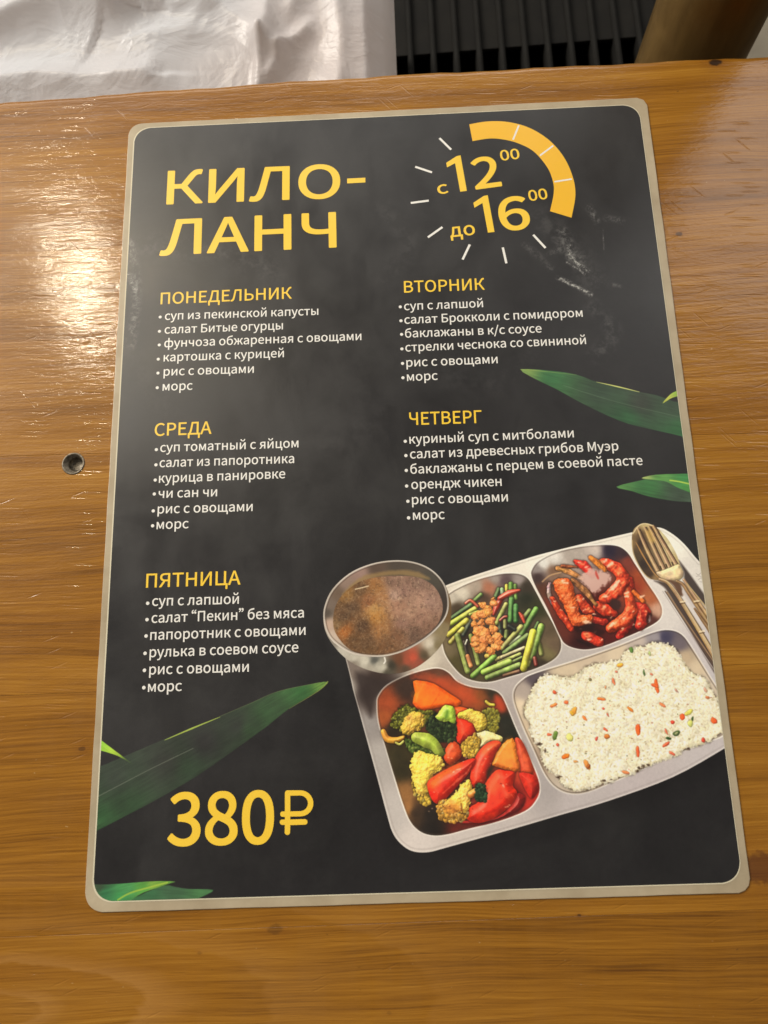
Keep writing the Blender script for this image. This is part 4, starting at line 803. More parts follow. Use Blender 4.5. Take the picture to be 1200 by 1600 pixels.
# letter outlines: advance, then bezier points (left handle, point, right handle)
GLYPHS = '''{" ":[235,[]],"-":[364,[[[48,282,48,257,138,257],[228,257,317,257,317,282],[317,306,317,331,228,331],[138,331,48,331,48,306]]]],"/":[412,[[[117,153,12,-188,35,-188],[58,-188,82,-188,187,153],[291,493,396,834,373,834],[350,834,327,834,222,493]]]],"0":[583,[[[145,-14,292,-14,438,-14],[532,119,532,388,532,654],[438,784,292,784,145,784],[53,654,53,388,53,119]],[[379,64,292,64,205,64],[145,162,145,388,145,612],[205,708,292,708,379,708],[439,612,439,388,439,162]]]],"1":[583,[[[92,27,92,0,233,0],[374,0,515,0,515,27],[515,53,515,80,463,80],[412,80,360,80,360,310],[360,540,360,770,336,770],[311,770,287,770,245,746],[195,728,127,715,127,695],[127,675,127,654,173,654],[219,654,265,654,265,463],[265,271,265,80,207,80],[150,80,92,80,92,53]]]],"2":[583,[[[46,19,46,0,208,0],[369,0,530,0,530,28],[530,55,530,83,459,83],[388,83,317,83,278,83],[231,79,191,76,372,247],[494,403,494,558,494,694],[407,784,269,784,171,784],[104,739,42,671,61,653],[79,635,98,617,141,668],[194,706,257,706,353,706],[399,642,399,554,399,421],[288,268,46,57,46,38]]]],"3":[583,[[[157,-14,276,-14,414,-14],[524,68,524,206,524,312],[452,379,361,401,361,403],[361,405,361,407,443,435],[498,498,498,591,498,713],[403,784,273,784,185,784],[117,745,59,692,76,672],[93,652,110,631,154,675],[208,706,270,706,351,706],[400,658,400,584,400,501],[347,437,187,437,187,412],[187,388,187,363,366,363],[426,303,426,209,426,121],[362,66,270,66,183,66],[125,108,80,154,63,134],[47,113,30,92,81,37]]]],"4":[583,[[[357,71,357,0,387,0],[417,0,447,0,447,71],[447,141,447,212,482,212],[516,212,550,212,550,238],[550,263,550,289,516,289],[482,289,447,289,447,449],[447,610,447,770,412,770],[377,770,341,770,235,605],[128,440,21,275,21,254],[21,233,21,212,133,212],[245,212,357,212,357,141]],[[357,368,357,289,278,289],[200,289,121,289,179,376],[238,464,296,551,318,589],[339,628,358,665,360,665],[361,665,362,665,360,626],[357,563,357,525,357,446]]]],"6":[583,[[[169,-14,316,-14,436,-14],[538,87,538,236,538,398],[454,478,324,478,264,478],[196,443,149,386,153,624],[241,705,348,705,394,705],[440,682,470,646,488,666],[506,685,524,705,481,751],[423,784,343,784,194,784],[59,669,59,368,59,113]],[[162,149,151,309,202,380],[261,407,308,407,401,407],[446,340,446,236,446,131],[390,62,316,62,220,62]]]],"8":[583,[[[151,-14,294,-14,438,-14],[535,74,535,185,535,291],[473,349,405,388,405,389],[405,391,405,393,451,429],[507,498,507,579,507,697],[428,782,296,782,176,782],[85,703,85,586,85,505],[133,447,189,409,189,407],[189,406,189,404,119,367],[48,294,48,191,48,72]],[[398,464,347,418,255,454],[172,495,172,586,172,661],[224,710,295,710,377,710],[425,650,425,574,425,517]],[[384,58,295,58,203,58],[133,118,133,200,133,273],[178,334,239,374,349,330],[443,292,443,188,443,111]]]],"А":[639,[[[91,257,4,0,37,0],[69,0,102,0,127,78],[152,157,176,235,270,235],[364,235,458,235,482,157],[507,78,532,0,566,0],[600,0,634,0,547,257],[460,513,373,770,337,770],[301,770,265,770,178,513]],[[278,312,201,312,213,352],[226,391,238,431,266,518],[291,601,315,691,317,691],[318,691,319,691,345,602],[369,518,397,431,409,391],[422,352,434,312,356,312]]]],"Б":[681,[[[106,257,106,0,189,0],[272,0,355,0,524,0],[631,74,631,233,631,388],[515,446,351,446,301,446],[252,446,203,446,203,527],[203,607,203,688,329,688],[455,688,581,688,581,715],[581,743,581,770,423,770],[264,770,106,770,106,513]],[[248,78,203,78,203,175],[203,273,203,371,247,371],[292,371,336,371,468,371],[537,331,537,230,537,125],[471,78,339,78,294,78]]]],"В":[690,[[[106,257,106,0,188,0],[269,0,351,0,523,0],[643,75,643,226,643,331],[578,392,486,410,486,411],[486,413,486,415,559,438],[599,505,599,582,599,717],[489,770,334,770,258,770],[182,770,106,770,106,513]],[[241,443,203,443,203,527],[203,610,203,693,242,693],[282,693,321,693,442,693],[503,660,503,569,503,491],[450,443,317,443,279,443]],[[248,78,203,78,203,174],[203,271,203,368,248,368],[292,368,337,368,473,368],[547,325,547,229,547,125],[470,78,337,78,292,78]]]],"Г":[585,[[[106,257,106,0,138,0],[171,0,203,0,203,229],[203,459,203,688,318,688],[434,688,549,688,549,715],[549,743,549,770,402,770],[254,770,106,770,106,513]]]],"Д":[748,[[[126,-74,126,0,292,0],[457,0,623,0,623,-74],[623,-147,623,-221,651,-221],[679,-221,707,-221,711,-139],[715,-57,718,24,718,44],[718,63,718,83,690,83],[661,83,632,83,632,312],[632,541,632,770,503,770],[373,770,244,770,216,605],[203,512,173,359,134,155],[98,96,66,83,54,83],[42,83,30,83,30,63],[30,44,30,24,34,-57],[37,-139,41,-221,69,-221],[98,-221,126,-221,126,-147]],[[295,83,175,83,209,131],[238,213,262,343,286,475],[295,557,318,688,390,688],[463,688,535,688,535,486],[535,285,535,83,415,83]]]],"Е":[619,[[[106,257,106,0,258,0],[409,0,561,0,561,28],[561,55,561,83,442,83],[322,83,203,83,203,176],[203,270,203,363,300,363],[397,363,495,363,495,391],[495,419,495,446,397,446],[300,446,203,446,203,527],[203,607,203,688,318,688],[434,688,549,688,549,715],[549,743,549,770,402,770],[254,770,106,770,106,513]]]],"И":[770,[[[106,257,106,0,140,0],[174,0,208,0,303,163],[398,326,493,488,521,541],[549,593,577,645,578,645],[579,645,581,645,576,567],[568,485,568,404,568,270],[568,135,568,0,600,0],[633,0,665,0,665,257],[665,513,665,770,631,770],[596,770,562,770,467,607],[372,445,277,283,250,230],[222,178,194,126,193,126],[192,126,190,126,194,203],[202,290,202,370,202,503],[202,637,202,770,170,770],[138,770,106,770,106,513]]]],"К":[681,[[[106,257,106,0,138,0],[171,0,203,0,203,122],[203,244,203,366,247,366],[291,366,335,366,414,244],[493,122,572,0,607,0],[643,0,678,0,589,137],[500,273,412,410,446,471],[480,532,515,593,561,679],[581,691,616,691,623,691],[632,691,643,688,648,718],[654,748,660,777,648,782],[632,784,617,784,548,784],[509,759,444,641,408,576],[372,511,336,445,292,445],[247,445,203,445,203,554],[203,662,203,770,171,770],[138,770,106,770,106,513]]]],"Л":[739,[[[42,-14,66,-14,158,-14],[206,40,251,275,277,413],[299,547,326,688,396,688],[466,688,537,688,537,459],[537,229,537,0,569,0],[602,0,634,0,634,257],[634,513,634,770,506,770],[377,770,249,770,220,601],[193,446,161,286,124,104],[93,79,54,79,41,79],[32,82,20,86,13,56],[7,27,0,-3,21,-12]]]],"М":[853,[[[106,257,106,0,135,0],[164,0,193,0,193,142],[193,284,193,426,193,493],[187,586,181,653,182,653],[183,653,185,653,206,595],[226,536,247,478,296,345],[344,211,393,78,415,78],[436,78,458,78,506,211],[555,345,603,478,624,536],[644,595,665,653,666,653],[668,653,669,653,664,586],[657,493,657,426,657,284],[657,142,657,0,687,0],[717,0,747,0,747,257],[747,513,747,770,708,770],[669,770,630,770,581,633],[532,495,483,358,465,306],[450,251,430,197,428,197],[427,197,425,197,407,251],[390,306,370,358,321,495],[272,633,223,770,184,770],[145,770,106,770,106,513]]]],"Н":[765,[[[106,257,106,0,138,0],[171,0,203,0,203,121],[203,242,203,363,322,363],[442,363,562,363,562,242],[562,121,562,0,595,0],[627,0,660,0,660,257],[660,513,660,770,627,770],[595,770,562,770,562,662],[562,555,562,447,442,447],[322,447,203,447,203,555],[203,662,203,770,171,770],[138,770,106,770,106,513]]]],"О":[779,[[[196,-14,390,-14,583,-14],[718,141,718,388,718,634],[583,784,390,784,196,784],[61,634,61,388,61,141]],[[528,71,390,71,251,71],[161,195,161,388,161,580],[251,699,390,699,528,699],[619,580,619,388,619,195]]]],"П":[757,[[[106,257,106,0,138,0],[171,0,203,0,203,229],[203,459,203,688,320,688],[437,688,555,688,555,459],[555,229,555,0,587,0],[619,0,651,0,651,257],[651,513,651,770,470,770],[288,770,106,770,106,513]]]],"Р":[665,[[[106,257,106,0,138,0],[171,0,203,0,203,102],[203,204,203,307,245,307],[287,307,330,307,499,307],[613,381,613,544,613,712],[498,770,326,770,252,770],[179,770,106,770,106,513]],[[241,386,203,386,203,487],[203,589,203,691,239,691],[276,691,313,691,449,691],[517,657,517,544,517,434],[453,386,317,386,279,386]]]],"С":[670,[[[204,-14,396,-14,496,-14],[571,26,632,97,614,117],[597,138,579,159,529,104],[474,71,400,71,253,71],[161,193,161,388,161,580],[258,699,403,699,470,699],[520,669,561,626,578,647],[596,668,613,689,569,738],[496,784,402,784,207,784],[61,633,61,384,61,134]]]],"Т":[629,[[[266,229,266,0,298,0],[331,0,363,0,363,229],[363,459,363,688,441,688],[519,688,597,688,597,715],[597,743,597,770,409,770],[221,770,33,770,33,743],[33,715,33,688,110,688],[188,688,266,688,266,459]]]],"Ц":[754,[[[628,-147,628,-221,657,-221],[685,-221,713,-221,716,-139],[720,-57,723,24,723,44],[723,63,723,83,694,83],[666,83,638,83,638,312],[638,541,638,770,605,770],[572,770,540,770,540,541],[540,312,540,83,428,83],[315,83,203,83,203,312],[203,541,203,770,171,770],[138,770,106,770,106,513],[106,257,106,0,280,0],[454,0,628,0,628,-74]]]],"Ч":[702,[[[499,107,499,0,531,0],[563,0,596,0,596,257],[596,513,596,770,563,770],[531,770,499,770,499,647],[499,525,499,402,467,396],[424,391,368,391,243,391],[173,432,173,561,173,631],[173,700,173,770,142,770],[110,770,79,770,79,700],[79,631,79,561,79,376],[185,311,358,311,419,311],[462,315,499,321,499,214]]]],"Ь":[681,[[[106,257,106,0,186,0],[266,0,347,0,518,0],[628,72,628,236,628,391],[514,455,345,455,297,455],[250,455,203,455,203,560],[203,665,203,770,171,770],[138,770,106,770,106,513]],[[246,79,203,79,203,178],[203,276,203,375,245,375],[288,375,331,375,465,375],[534,332,534,234,534,125],[464,79,333,79,290,79]]]],"Я":[683,[[[394,404,351,404,230,404],[164,454,164,555,164,655],[230,691,351,691,394,691],[437,691,480,691,480,596],[480,500,480,404,437,404]],[[98,112,26,0,63,0],[100,0,138,0,204,109],[271,218,338,327,386,327],[433,327,480,327,480,218],[480,109,480,0,512,0],[544,0,577,0,577,257],[577,513,577,770,496,770],[416,770,336,770,180,770],[67,714,67,555,67,431],[140,361,242,337,170,225]]]],"а":[591,[[[132,-14,228,-14,298,-14],[362,23,417,68,418,68],[419,68,420,68,423,46],[426,23,429,0,455,0],[481,0,507,0,507,117],[507,234,507,351,507,493],[450,585,310,585,217,585],[138,544,86,511,98,488],[111,466,123,444,168,475],[228,505,294,505,388,505],[412,435,412,361,169,334],[62,272,62,148,62,45]],[[310,64,255,64,199,64],[154,89,154,154,154,228],[220,275,412,297,412,244],[412,192,412,139,356,89]]]],"б":[639,[[[161,-14,332,-14,470,-14],[582,101,582,283,582,450],[487,549,353,549,280,549],[209,517,159,452,176,690],[256,705,440,733,487,741],[527,750,557,770,551,799],[545,828,539,857,503,841],[483,834,420,825,203,792],[63,732,63,346,63,116]],[[154,357,154,372,214,451],[273,476,329,476,429,476],[483,400,483,283,483,153],[419,66,331,66,214,66],[154,162,154,328,154,342]]]],"в":[596,[[[97,190,97,0,173,0],[249,0,326,0,457,0],[550,49,550,163,550,245],[496,285,431,299,431,301],[431,302,431,304,489,321],[525,362,525,425,525,529],[441,570,315,570,242,570],[169,570,97,570,97,380]],[[227,331,191,331,191,388],[191,445,191,502,229,502],[268,502,306,502,395,502],[432,471,432,417,432,364],[394,331,299,331,263,331]],[[232,68,191,68,191,133],[191,198,191,263,230,263],[270,263,309,263,405,263],[456,227,456,169,456,105],[410,68,314,68,273,68]]]],"г":[482,[[[97,190,97,0,129,0],[161,0,193,0,193,164],[193,328,193,493,279,493],[366,493,452,493,452,519],[452,544,452,570,333,570],[215,570,97,570,97,380]]]],"д":[624,[[[116,-67,116,0,245,0],[375,0,505,0,505,-67],[505,-134,505,-202,533,-202],[561,-202,588,-202,591,-129],[595,-55,598,18,598,38],[598,58,598,78,570,78],[542,78,515,78,515,242],[515,406,515,570,397,570],[279,570,162,570,152,486],[141,402,131,317,108,133],[83,96,50,78,41,78],[32,78,23,78,23,58],[23,38,23,18,26,-55],[29,-129,33,-202,60,-202],[88,-202,116,-202,116,-134]],[[241,78,152,78,180,118],[203,186,215,299,223,364],[230,428,237,493,298,493],[359,493,419,493,419,354],[419,216,419,78,330,78]]]],"е":[582,[[[175,-14,328,-14,404,-14],[465,12,515,44,504,65],[492,87,481,108,438,80],[394,63,338,63,230,63],[155,141,149,263,277,263],[405,263,534,263,536,277],[538,296,538,317,538,480],[456,585,310,585,180,585],[55,471,55,285,55,97]],[[250,331,148,331,160,444],[231,508,312,508,401,508],[454,446,454,331,352,331]]]],"ж":[798,[[[76,99,16,0,50,0],[84,0,119,0,167,86],[215,172,263,257,294,257],[325,257,356,257,356,172],[356,86,356,0,385,0],[414,0,442,0,442,86],[442,172,442,257,473,257],[505,257,536,257,583,172],[631,86,679,0,713,0],[748,0,783,0,723,99],[663,199,603,298,618,337],[634,375,649,414,675,480],[702,492,731,492,739,492],[743,491,750,488,756,519],[761,549,767,579,758,583],[746,585,733,585,672,585],[625,560,584,463,567,421],[550,378,533,335,502,335],[472,335,442,335,442,414],[442,492,442,570,414,570],[385,570,356,570,356,492],[356,414,356,335,326,335],[296,335,266,335,249,378],[231,421,214,463,173,560],[126,585,65,585,53,585],[40,583,30,579,36,549],[42,519,48,488,56,491],[59,492,67,492,97,492],[123,480,149,414,165,375],[180,337,195,298,136,199]]]],"з":[536,[[[180,-14,259,-14,381,-14],[488,51,488,158,488,238],[437,283,370,298,370,300],[370,302,370,304,431,327],[464,375,464,431,464,535],[368,585,257,585,174,585],[111,561,58,521,71,500],[84,479,97,458,143,491],[186,508,252,508,322,508],[371,479,371,421,371,366],[326,331,234,331,212,331],[190,331,168,331,168,308],[168,285,168,263,194,263],[221,263,247,263,341,263],[393,230,393,166,393,102],[330,63,251,63,193,63],[137,78,85,120,71,99],[57,78,43,58,110,4]]]],"и":[663,[[[97,190,97,0,126,0],[156,0,186,0,258,109],[330,218,402,327,423,361],[456,414,478,450,480,450],[481,450,483,450,478,375],[473,299,473,238,473,159],[473,79,473,0,504,0],[535,0,566,0,566,190],[566,380,566,570,536,570],[507,570,477,570,405,461],[333,353,261,244,239,209],[207,157,185,122,183,122],[182,122,181,122,185,195],[190,272,190,332,190,411],[190,491,190,570,159,570],[128,570,97,570,97,380]]]],"й":[663,[[[97,190,97,0,126,0],[156,0,186,0,258,109],[330,218,402,327,423,361],[456,414,478,450,480,450],[481,450,483,450,478,375],[473,299,473,238,473,159],[473,79,473,0,504,0],[535,0,566,0,566,190],[566,380,566,570,536,570],[507,570,477,570,405,461],[333,353,261,244,239,209],[207,157,185,122,183,122],[182,122,181,122,185,195],[190,272,190,332,190,411],[190,491,190,570,159,570],[128,570,97,570,97,380]],[[203,672,335,672,466,672],[513,762,518,853,492,853],[465,853,439,853,437,786],[413,730,335,730,255,730],[231,786,229,853,203,853],[176,853,150,853,155,762]]]],"к":[584,[[[97,190,97,0,129,0],[161,0,193,0,193,86],[193,172,193,257,230,257],[268,257,305,257,358,172],[411,86,464,0,499,0],[534,0,568,0,504,100],[439,200,375,299,391,338],[408,376,424,414,453,482],[476,492,506,492,515,492],[519,491,525,488,531,519],[536,549,542,579,534,583],[521,585,508,585,446,585],[404,566,359,463,340,421],[321,378,303,335,266,335],[230,335,193,335,193,414],[193,492,193,570,161,570],[129,570,97,570,97,380]]]],"л":[623,[[[42,-14,64,-14,147,-14],[198,49,214,175,228,282],[239,388,252,493,311,493],[370,493,430,493,430,328],[430,164,430,0,462,0],[494,0,526,0,526,190],[526,380,526,570,410,570],[293,570,176,570,162,447],[146,324,132,200,123,116],[97,79,56,79,45,79],[38,81,29,83,23,54],[18,24,12,-5,28,-11]]]],"м":[743,[[[97,190,97,0,125,0],[154,0,183,0,183,86],[183,172,183,257,183,308],[175,395,172,454,174,454],[175,454,176,454,193,410],[212,361,229,319,266,231],[303,142,340,54,361,54],[382,54,403,54,440,142],[476,231,513,319,529,361],[549,409,566,454,568,454],[569,454,570,454,566,395],[560,308,560,257,560,172],[560,86,560,0,589,0],[618,0,647,0,647,190],[647,380,647,570,610,570],[574,570,537,570,500,481],[464,392,428,303,413,254],[394,209,376,164,374,164],[373,164,371,164,355,209],[336,254,319,303,282,392],[244,481,207,570,170,570],[133,570,97,570,97,380]]]],"н":[661,[[[97,190,97,0,129,0],[161,0,193,0,193,85],[193,169,193,254,285,254],[376,254,467,254,467,169],[467,85,467,0,499,0],[531,0,563,0,563,190],[563,380,563,570,531,570],[499,570,467,570,467,493],[467,416,467,338,376,338],[285,338,193,338,193,416],[193,493,193,570,161,570],[129,570,97,570,97,380]]]],"о":[637,[[[179,-14,318,-14,458,-14],[582,96,582,285,582,475],[458,585,318,585,179,585],[55,475,55,285,55,96]],[[417,66,318,66,220,66],[153,153,153,285,153,416],[220,504,318,504,417,504],[484,416,484,285,484,153]]]],"п":[649,[[[97,190,97,0,129,0],[161,0,193,0,193,164],[193,328,193,493,281,493],[369,493,457,493,457,328],[457,164,457,0,489,0],[521,0,553,0,553,190],[553,380,553,570,401,570],[249,570,97,570,97,380]]]],"р":[651,[[[97,30,97,-241,129,-241],[161,-241,193,-241,193,-176],[193,-112,193,-47,192,-14],[191,19,190,53,242,9],[296,-14,348,-14,478,-14],[596,99,596,294,596,471],[516,585,369,585,303,585],[238,547,187,504,186,504],[186,504,185,504,182,526],[179,548,175,570,149,570],[123,570,97,570,97,300]],[[426,67,332,67,294,67],[244,82,193,126,193,226],[193,326,193,426,248,477],[297,504,345,504,454,504],[496,420,496,293,496,152]]]],"с":[536,[[[170,-14,321,-14,390,-14],[455,14,506,58,492,79],[478,101,464,123,429,91],[382,66,330,66,225,66],[153,153,153,285,153,416],[229,504,333,504,377,504],[414,484,446,455,463,476],[479,497,495,518,455,554],[403,585,329,585,182,585],[55,475,55,285,55,96]]]],"т":[540,[[[222,164,222,0,254,0],[285,0,317,0,317,164],[317,328,317,493,381,493],[445,493,509,493,509,519],[509,544,509,570,350,570],[190,570,30,570,30,544],[30,519,30,493,94,493],[158,493,222,493,222,328]]]],"у":[547,[[[80,-246,106,-246,220,-246],[279,-160,319,-48,391,158],[462,364,534,570,502,570],[471,570,440,570,406,465],[371,360,337,254,322,203],[306,145,291,92,289,92],[287,92,286,92,266,146],[247,204,229,254,190,360],[152,465,113,570,80,570],[47,570,14,570,90,380],[166,189,243,-1,238,-15],[234,-30,230,-44,206,-114],[166,-167,102,-167,86,-167],[69,-162,58,-158,51,-183],[45,-209,39,-234,57,-242]]]],"ф":[861,[[[383,-179,383,-241,415,-241],[446,-241,477,-241,477,-179],[477,-118,477,-57,476,-29],[475,-1,475,27,512,1],[551,-14,588,-14,705,-14],[805,99,805,294,805,471],[732,585,598,585,556,585],[512,567,475,541,475,570],[476,598,477,627,477,697],[477,766,477,836,446,836],[415,836,383,836,383,766],[383,697,383,627,384,599],[385,572,386,544,352,567],[316,585,272,585,155,585],[56,470,56,285,56,95],[141,-14,272,-14,316,-14],[354,5,386,29,385,1],[384,-28,383,-57,383,-118]],[[326,67,292,67,205,67],[154,148,154,286,154,416],[212,504,288,504,321,504],[354,494,386,465,386,346],[386,227,386,107,354,77]],[[650,67,571,67,545,67],[509,75,475,105,475,225],[475,345,475,464,511,495],[544,504,575,504,667,504],[707,420,707,293,707,152]]]],"х":[523,[[[78,99,16,0,49,0],[83,0,117,0,142,44],[168,89,193,133,213,168],[231,203,251,235,253,235],[255,235,256,235,278,203],[299,168,318,133,346,89],[374,44,402,0,437,0],[472,0,507,0,445,96],[382,192,319,288,377,382],[435,476,493,570,459,570],[426,570,393,570,369,529],[346,487,322,445,305,413],[289,382,272,350,270,350],[269,350,267,350,248,382],[228,413,211,445,186,487],[160,529,134,570,100,570],[65,570,30,570,88,479],[146,388,204,297,141,198]]]],"ц":[650,[[[536,-134,536,-202,563,-202],[590,-202,618,-202,621,-129],[624,-55,627,18,627,38],[627,58,627,78,599,78],[572,78,544,78,544,242],[544,406,544,570,512,570],[480,570,449,570,449,406],[449,242,449,78,363,78],[278,78,193,78,193,242],[193,406,193,570,161,570],[129,570,97,570,97,380],[97,190,97,0,243,0],[389,0,536,0,536,-67]]]],"ч":[601,[[[409,76,409,0,440,0],[472,0,504,0,504,190],[504,380,504,570,472,570],[440,570,409,570,409,482],[409,393,409,305,375,297],[350,294,316,294,211,294],[165,330,165,414,165,466],[165,518,165,570,133,570],[102,570,70,570,70,518],[70,466,70,414,70,273],[152,215,296,215,349,215],[369,220,409,227,409,151]]]],"ш":[879,[[[97,190,97,0,325,0],[554,0,783,0,783,190],[783,380,783,570,751,570],[720,570,688,570,688,406],[688,242,688,78,620,78],[553,78,485,78,485,242],[485,406,485,570,455,570],[424,570,394,570,394,406],[394,242,394,78,326,78],[259,78,191,78,191,242],[191,406,191,570,160,570],[128,570,97,570,97,380]]]],"щ":[888,[[[97,190,97,0,322,0],[548,0,773,0,773,-67],[773,-134,773,-202,800,-202],[828,-202,855,-202,859,-129],[862,-55,866,18,866,38],[866,58,866,78,838,78],[810,78,783,78,783,242],[783,406,783,570,751,570],[720,570,688,570,688,406],[688,242,688,78,620,78],[553,78,485,78,485,242],[485,406,485,570,455,570],[424,570,394,570,394,406],[394,242,394,78,326,78],[259,78,191,78,191,242],[191,406,191,570,160,570],[128,570,97,570,97,380]]]],"ы":[791,[[[97,190,97,0,155,0],[214,0,273,0,409,0],[500,56,500,182,500,306],[409,360,273,360,246,360],[220,360,193,360,193,430],[193,500,193,570,161,570],[129,570,97,570,97,380]],[[216,77,193,77,193,146],[193,216,193,286,216,286],[239,286,263,286,360,286],[407,253,407,182,407,109],[360,77,263,77,239,77]],[[599,190,599,0,631,0],[662,0,694,0,694,190],[694,380,694,570,662,570],[631,570,599,570,599,380]]]],"ь":[576,[[[97,190,97,0,165,0],[232,0,300,0,436,0],[527,56,527,182,527,306],[436,360,300,360,265,360],[229,360,193,360,193,430],[193,500,193,570,161,570],[129,570,97,570,97,380]],[[225,77,193,77,193,146],[193,216,193,286,225,286],[258,286,290,286,387,286],[433,253,433,182,433,109],[387,77,290,77,258,77]]]],"э":[536,[[[136,285,136,263,220,263],[304,263,388,263,381,129],[312,63,206,63,150,63],[103,85,67,118,54,98],[41,78,28,58,76,14],[141,-14,214,-14,368,-14],[480,85,480,285,480,488],[362,585,221,585,137,585],[79,553,40,516,55,496],[70,477,85,458,119,486],[158,508,215,508,306,508],[373,450,387,331,303,331],[219,331,136,331,136,308]]]],"я":[603,[[[351,295,321,295,231,295],[178,332,178,399,178,466],[231,497,321,497,351,497],[381,497,411,497,411,430],[411,362,411,295,381,295]],[[96,79,38,0,74,0],[110,0,146,0,199,75],[251,151,304,226,304,226],[305,226,306,226,341,226],[376,226,411,226,411,151],[411,75,411,0,443,0],[474,0,506,0,506,190],[506,380,506,570,439,570],[372,570,305,570,178,570],[82,527,82,401,82,312],[139,261,212,238,154,159]]]],"“":[430,[[[137,821,194,850,186,863],[179,876,172,890,105,859],[40,787,40,693,40,636],[78,593,123,593,171,593],[195,629,195,662,195,700],[169,729,130,729,118,729],[107,726,100,721,100,767]],[[339,821,396,850,388,863],[381,876,373,890,306,859],[242,787,242,693,242,636],[280,593,325,593,372,593],[397,629,397,662,397,700],[370,729,330,729,319,729],[308,726,302,721,302,767]]]],"”":[430,[[[293,658,237,629,244,616],[251,603,259,589,326,621],[390,692,390,786,390,843],[352,886,307,886,260,886],[236,851,236,817,236,779],[262,750,301,750,312,750],[324,754,330,758,330,712]],[[92,658,35,629,42,616],[50,603,57,589,124,621],[188,692,188,786,188,843],[150,886,105,886,58,886],[34,851,34,817,34,779],[60,750,100,750,112,750],[122,754,128,758,128,712]]]],"•":[1050,[[[587,511,525,511,463,511],[414,461,414,399,414,337],[463,288,525,288,587,288],[637,337,637,399,637,461]]]]}'''
# ------------------------------------------------------------------ helpers
MM = 0.001


def link(name, me, mat=None, parent=None):
    o = bpy.data.objects.new(name, me)
    COL.objects.link(o)
    if mat:
        me.materials.append(mat)
    if parent:
        o.parent = parent
    return o


def thing(name, label, cat, loc=(0, 0, 0), group=None):
    o = bpy.data.objects.new(name, None)
    o.empty_display_size = 0.02
    COL.objects.link(o)
    o.location = loc
    o['label'] = label
    o['category'] = cat
    if group:
        o['group'] = group
    return o


def mesh(name, verts, faces, smooth_=False):
    me = bpy.data.meshes.new(name)
    me.from_pydata([tuple(map(float, v)) for v in verts], [], faces)
    me.update()
    if smooth_:
        for p in me.polygons:
            p.use_smooth = True
    return me


class NT:
    def __init__(s, name):
        s.m = bpy.data.materials.new(name)
        s.m.use_nodes = True
        s.t = s.m.node_tree
        s.t.nodes.clear()
        s.out = s.t.nodes.new('ShaderNodeOutputMaterial')

    def n(s, typ, **kw):
        nd = s.t.nodes.new('ShaderNode' + typ)
        ins = kw.pop('ins', {})
        for k, v in kw.items():
            setattr(nd, k, v)
        for k, v in ins.items():
            s.set(nd, k, v)
        return nd

    def set(s, nd, k, v):
        sock = nd.inputs[k]
        if isinstance(v, bpy.types.NodeSocket):
            s.t.links.new(v, sock)
        elif isinstance(v, bpy.types.Node):
            s.t.links.new(v.outputs[0], sock)
        else:
            sock.default_value = v

    def math(s, op, a, b=0.0, c=None, clamp=False):
        nd = s.n('Math', operation=op, use_clamp=clamp)
        s.set(nd, 0, a)
        s.set(nd, 1, b)
        if c is not None:
            s.set(nd, 2, c)
        return nd.outputs[0]

    def noise(s, vec, scale, detail=4, rough=0.5, dist=0.0):
        nd = s.n('TexNoise')
        s.set(nd, 'Vector', vec)
        s.set(nd, 'Scale', scale)
        s.set(nd, 'Detail', detail)
        s.set(nd, 'Roughness', rough)
        s.set(nd, 'Distortion', dist)
        return nd.outputs['Fac']

    def scale(s, vec, sc, loc=(0, 0, 0)):
        nd = s.n('Mapping')
        s.set(nd, 'Vector', vec)
        s.set(nd, 'Scale', sc)
        s.set(nd, 'Location', loc)
        return nd.outputs[0]

    def ramp(s, fac, stops):
        nd = s.n('ValToRGB')
        s.set(nd, 0, fac)
        el = nd.color_ramp.elements
        while len(el) < len(stops):
            el.new(0.5)
        for e, (p, c) in zip(el, stops):
            e.position = p
            e.color = tuple(c) + (1,) if len(c) == 3 else c
        return nd.outputs[0]

    def mix(s, fac, a, b, typ='MIX'):
        nd = s.n('Mix', data_type='RGBA', blend_type=typ)
        for k, v in ((0, fac), (6, a), (7, b)):
            if isinstance(v, tuple) and len(v) == 3:
                v = v + (1,)
            s.set(nd, k, v)
        return nd.outputs[2]

    def maprange(s, v, a, b, c=0.0, d=1.0):
        nd = s.n('MapRange')
        for k, x in enumerate((v, a, b, c, d)):
            s.set(nd, k, x)
        return nd.outputs[0]

    def surf(s, sh):
        s.t.links.new(sh.outputs[0], s.out.inputs[0])
        return s.m


def lin(r, g, b):
    f = lambda v: (v / 255 / 12.92) if v / 255 <= 0.04045 else ((v / 255 + 0.055) / 1.055) ** 2.4
    return (f(r), f(g), f(b), 1.0)


# ------------------------------------------------------------------ wood
KNOTS = [(1118, 97, 2.1, 1.0), (1192, 1356, 5.5, 0.75), (1061, 366, 1.1, .7), (430, 1452, 1.9, .35), (312, 1489, .6, .25),
         (905, 1430, 0.5, .7), (128, 1170, .9, .5), (608, 1583, .6, .2)]


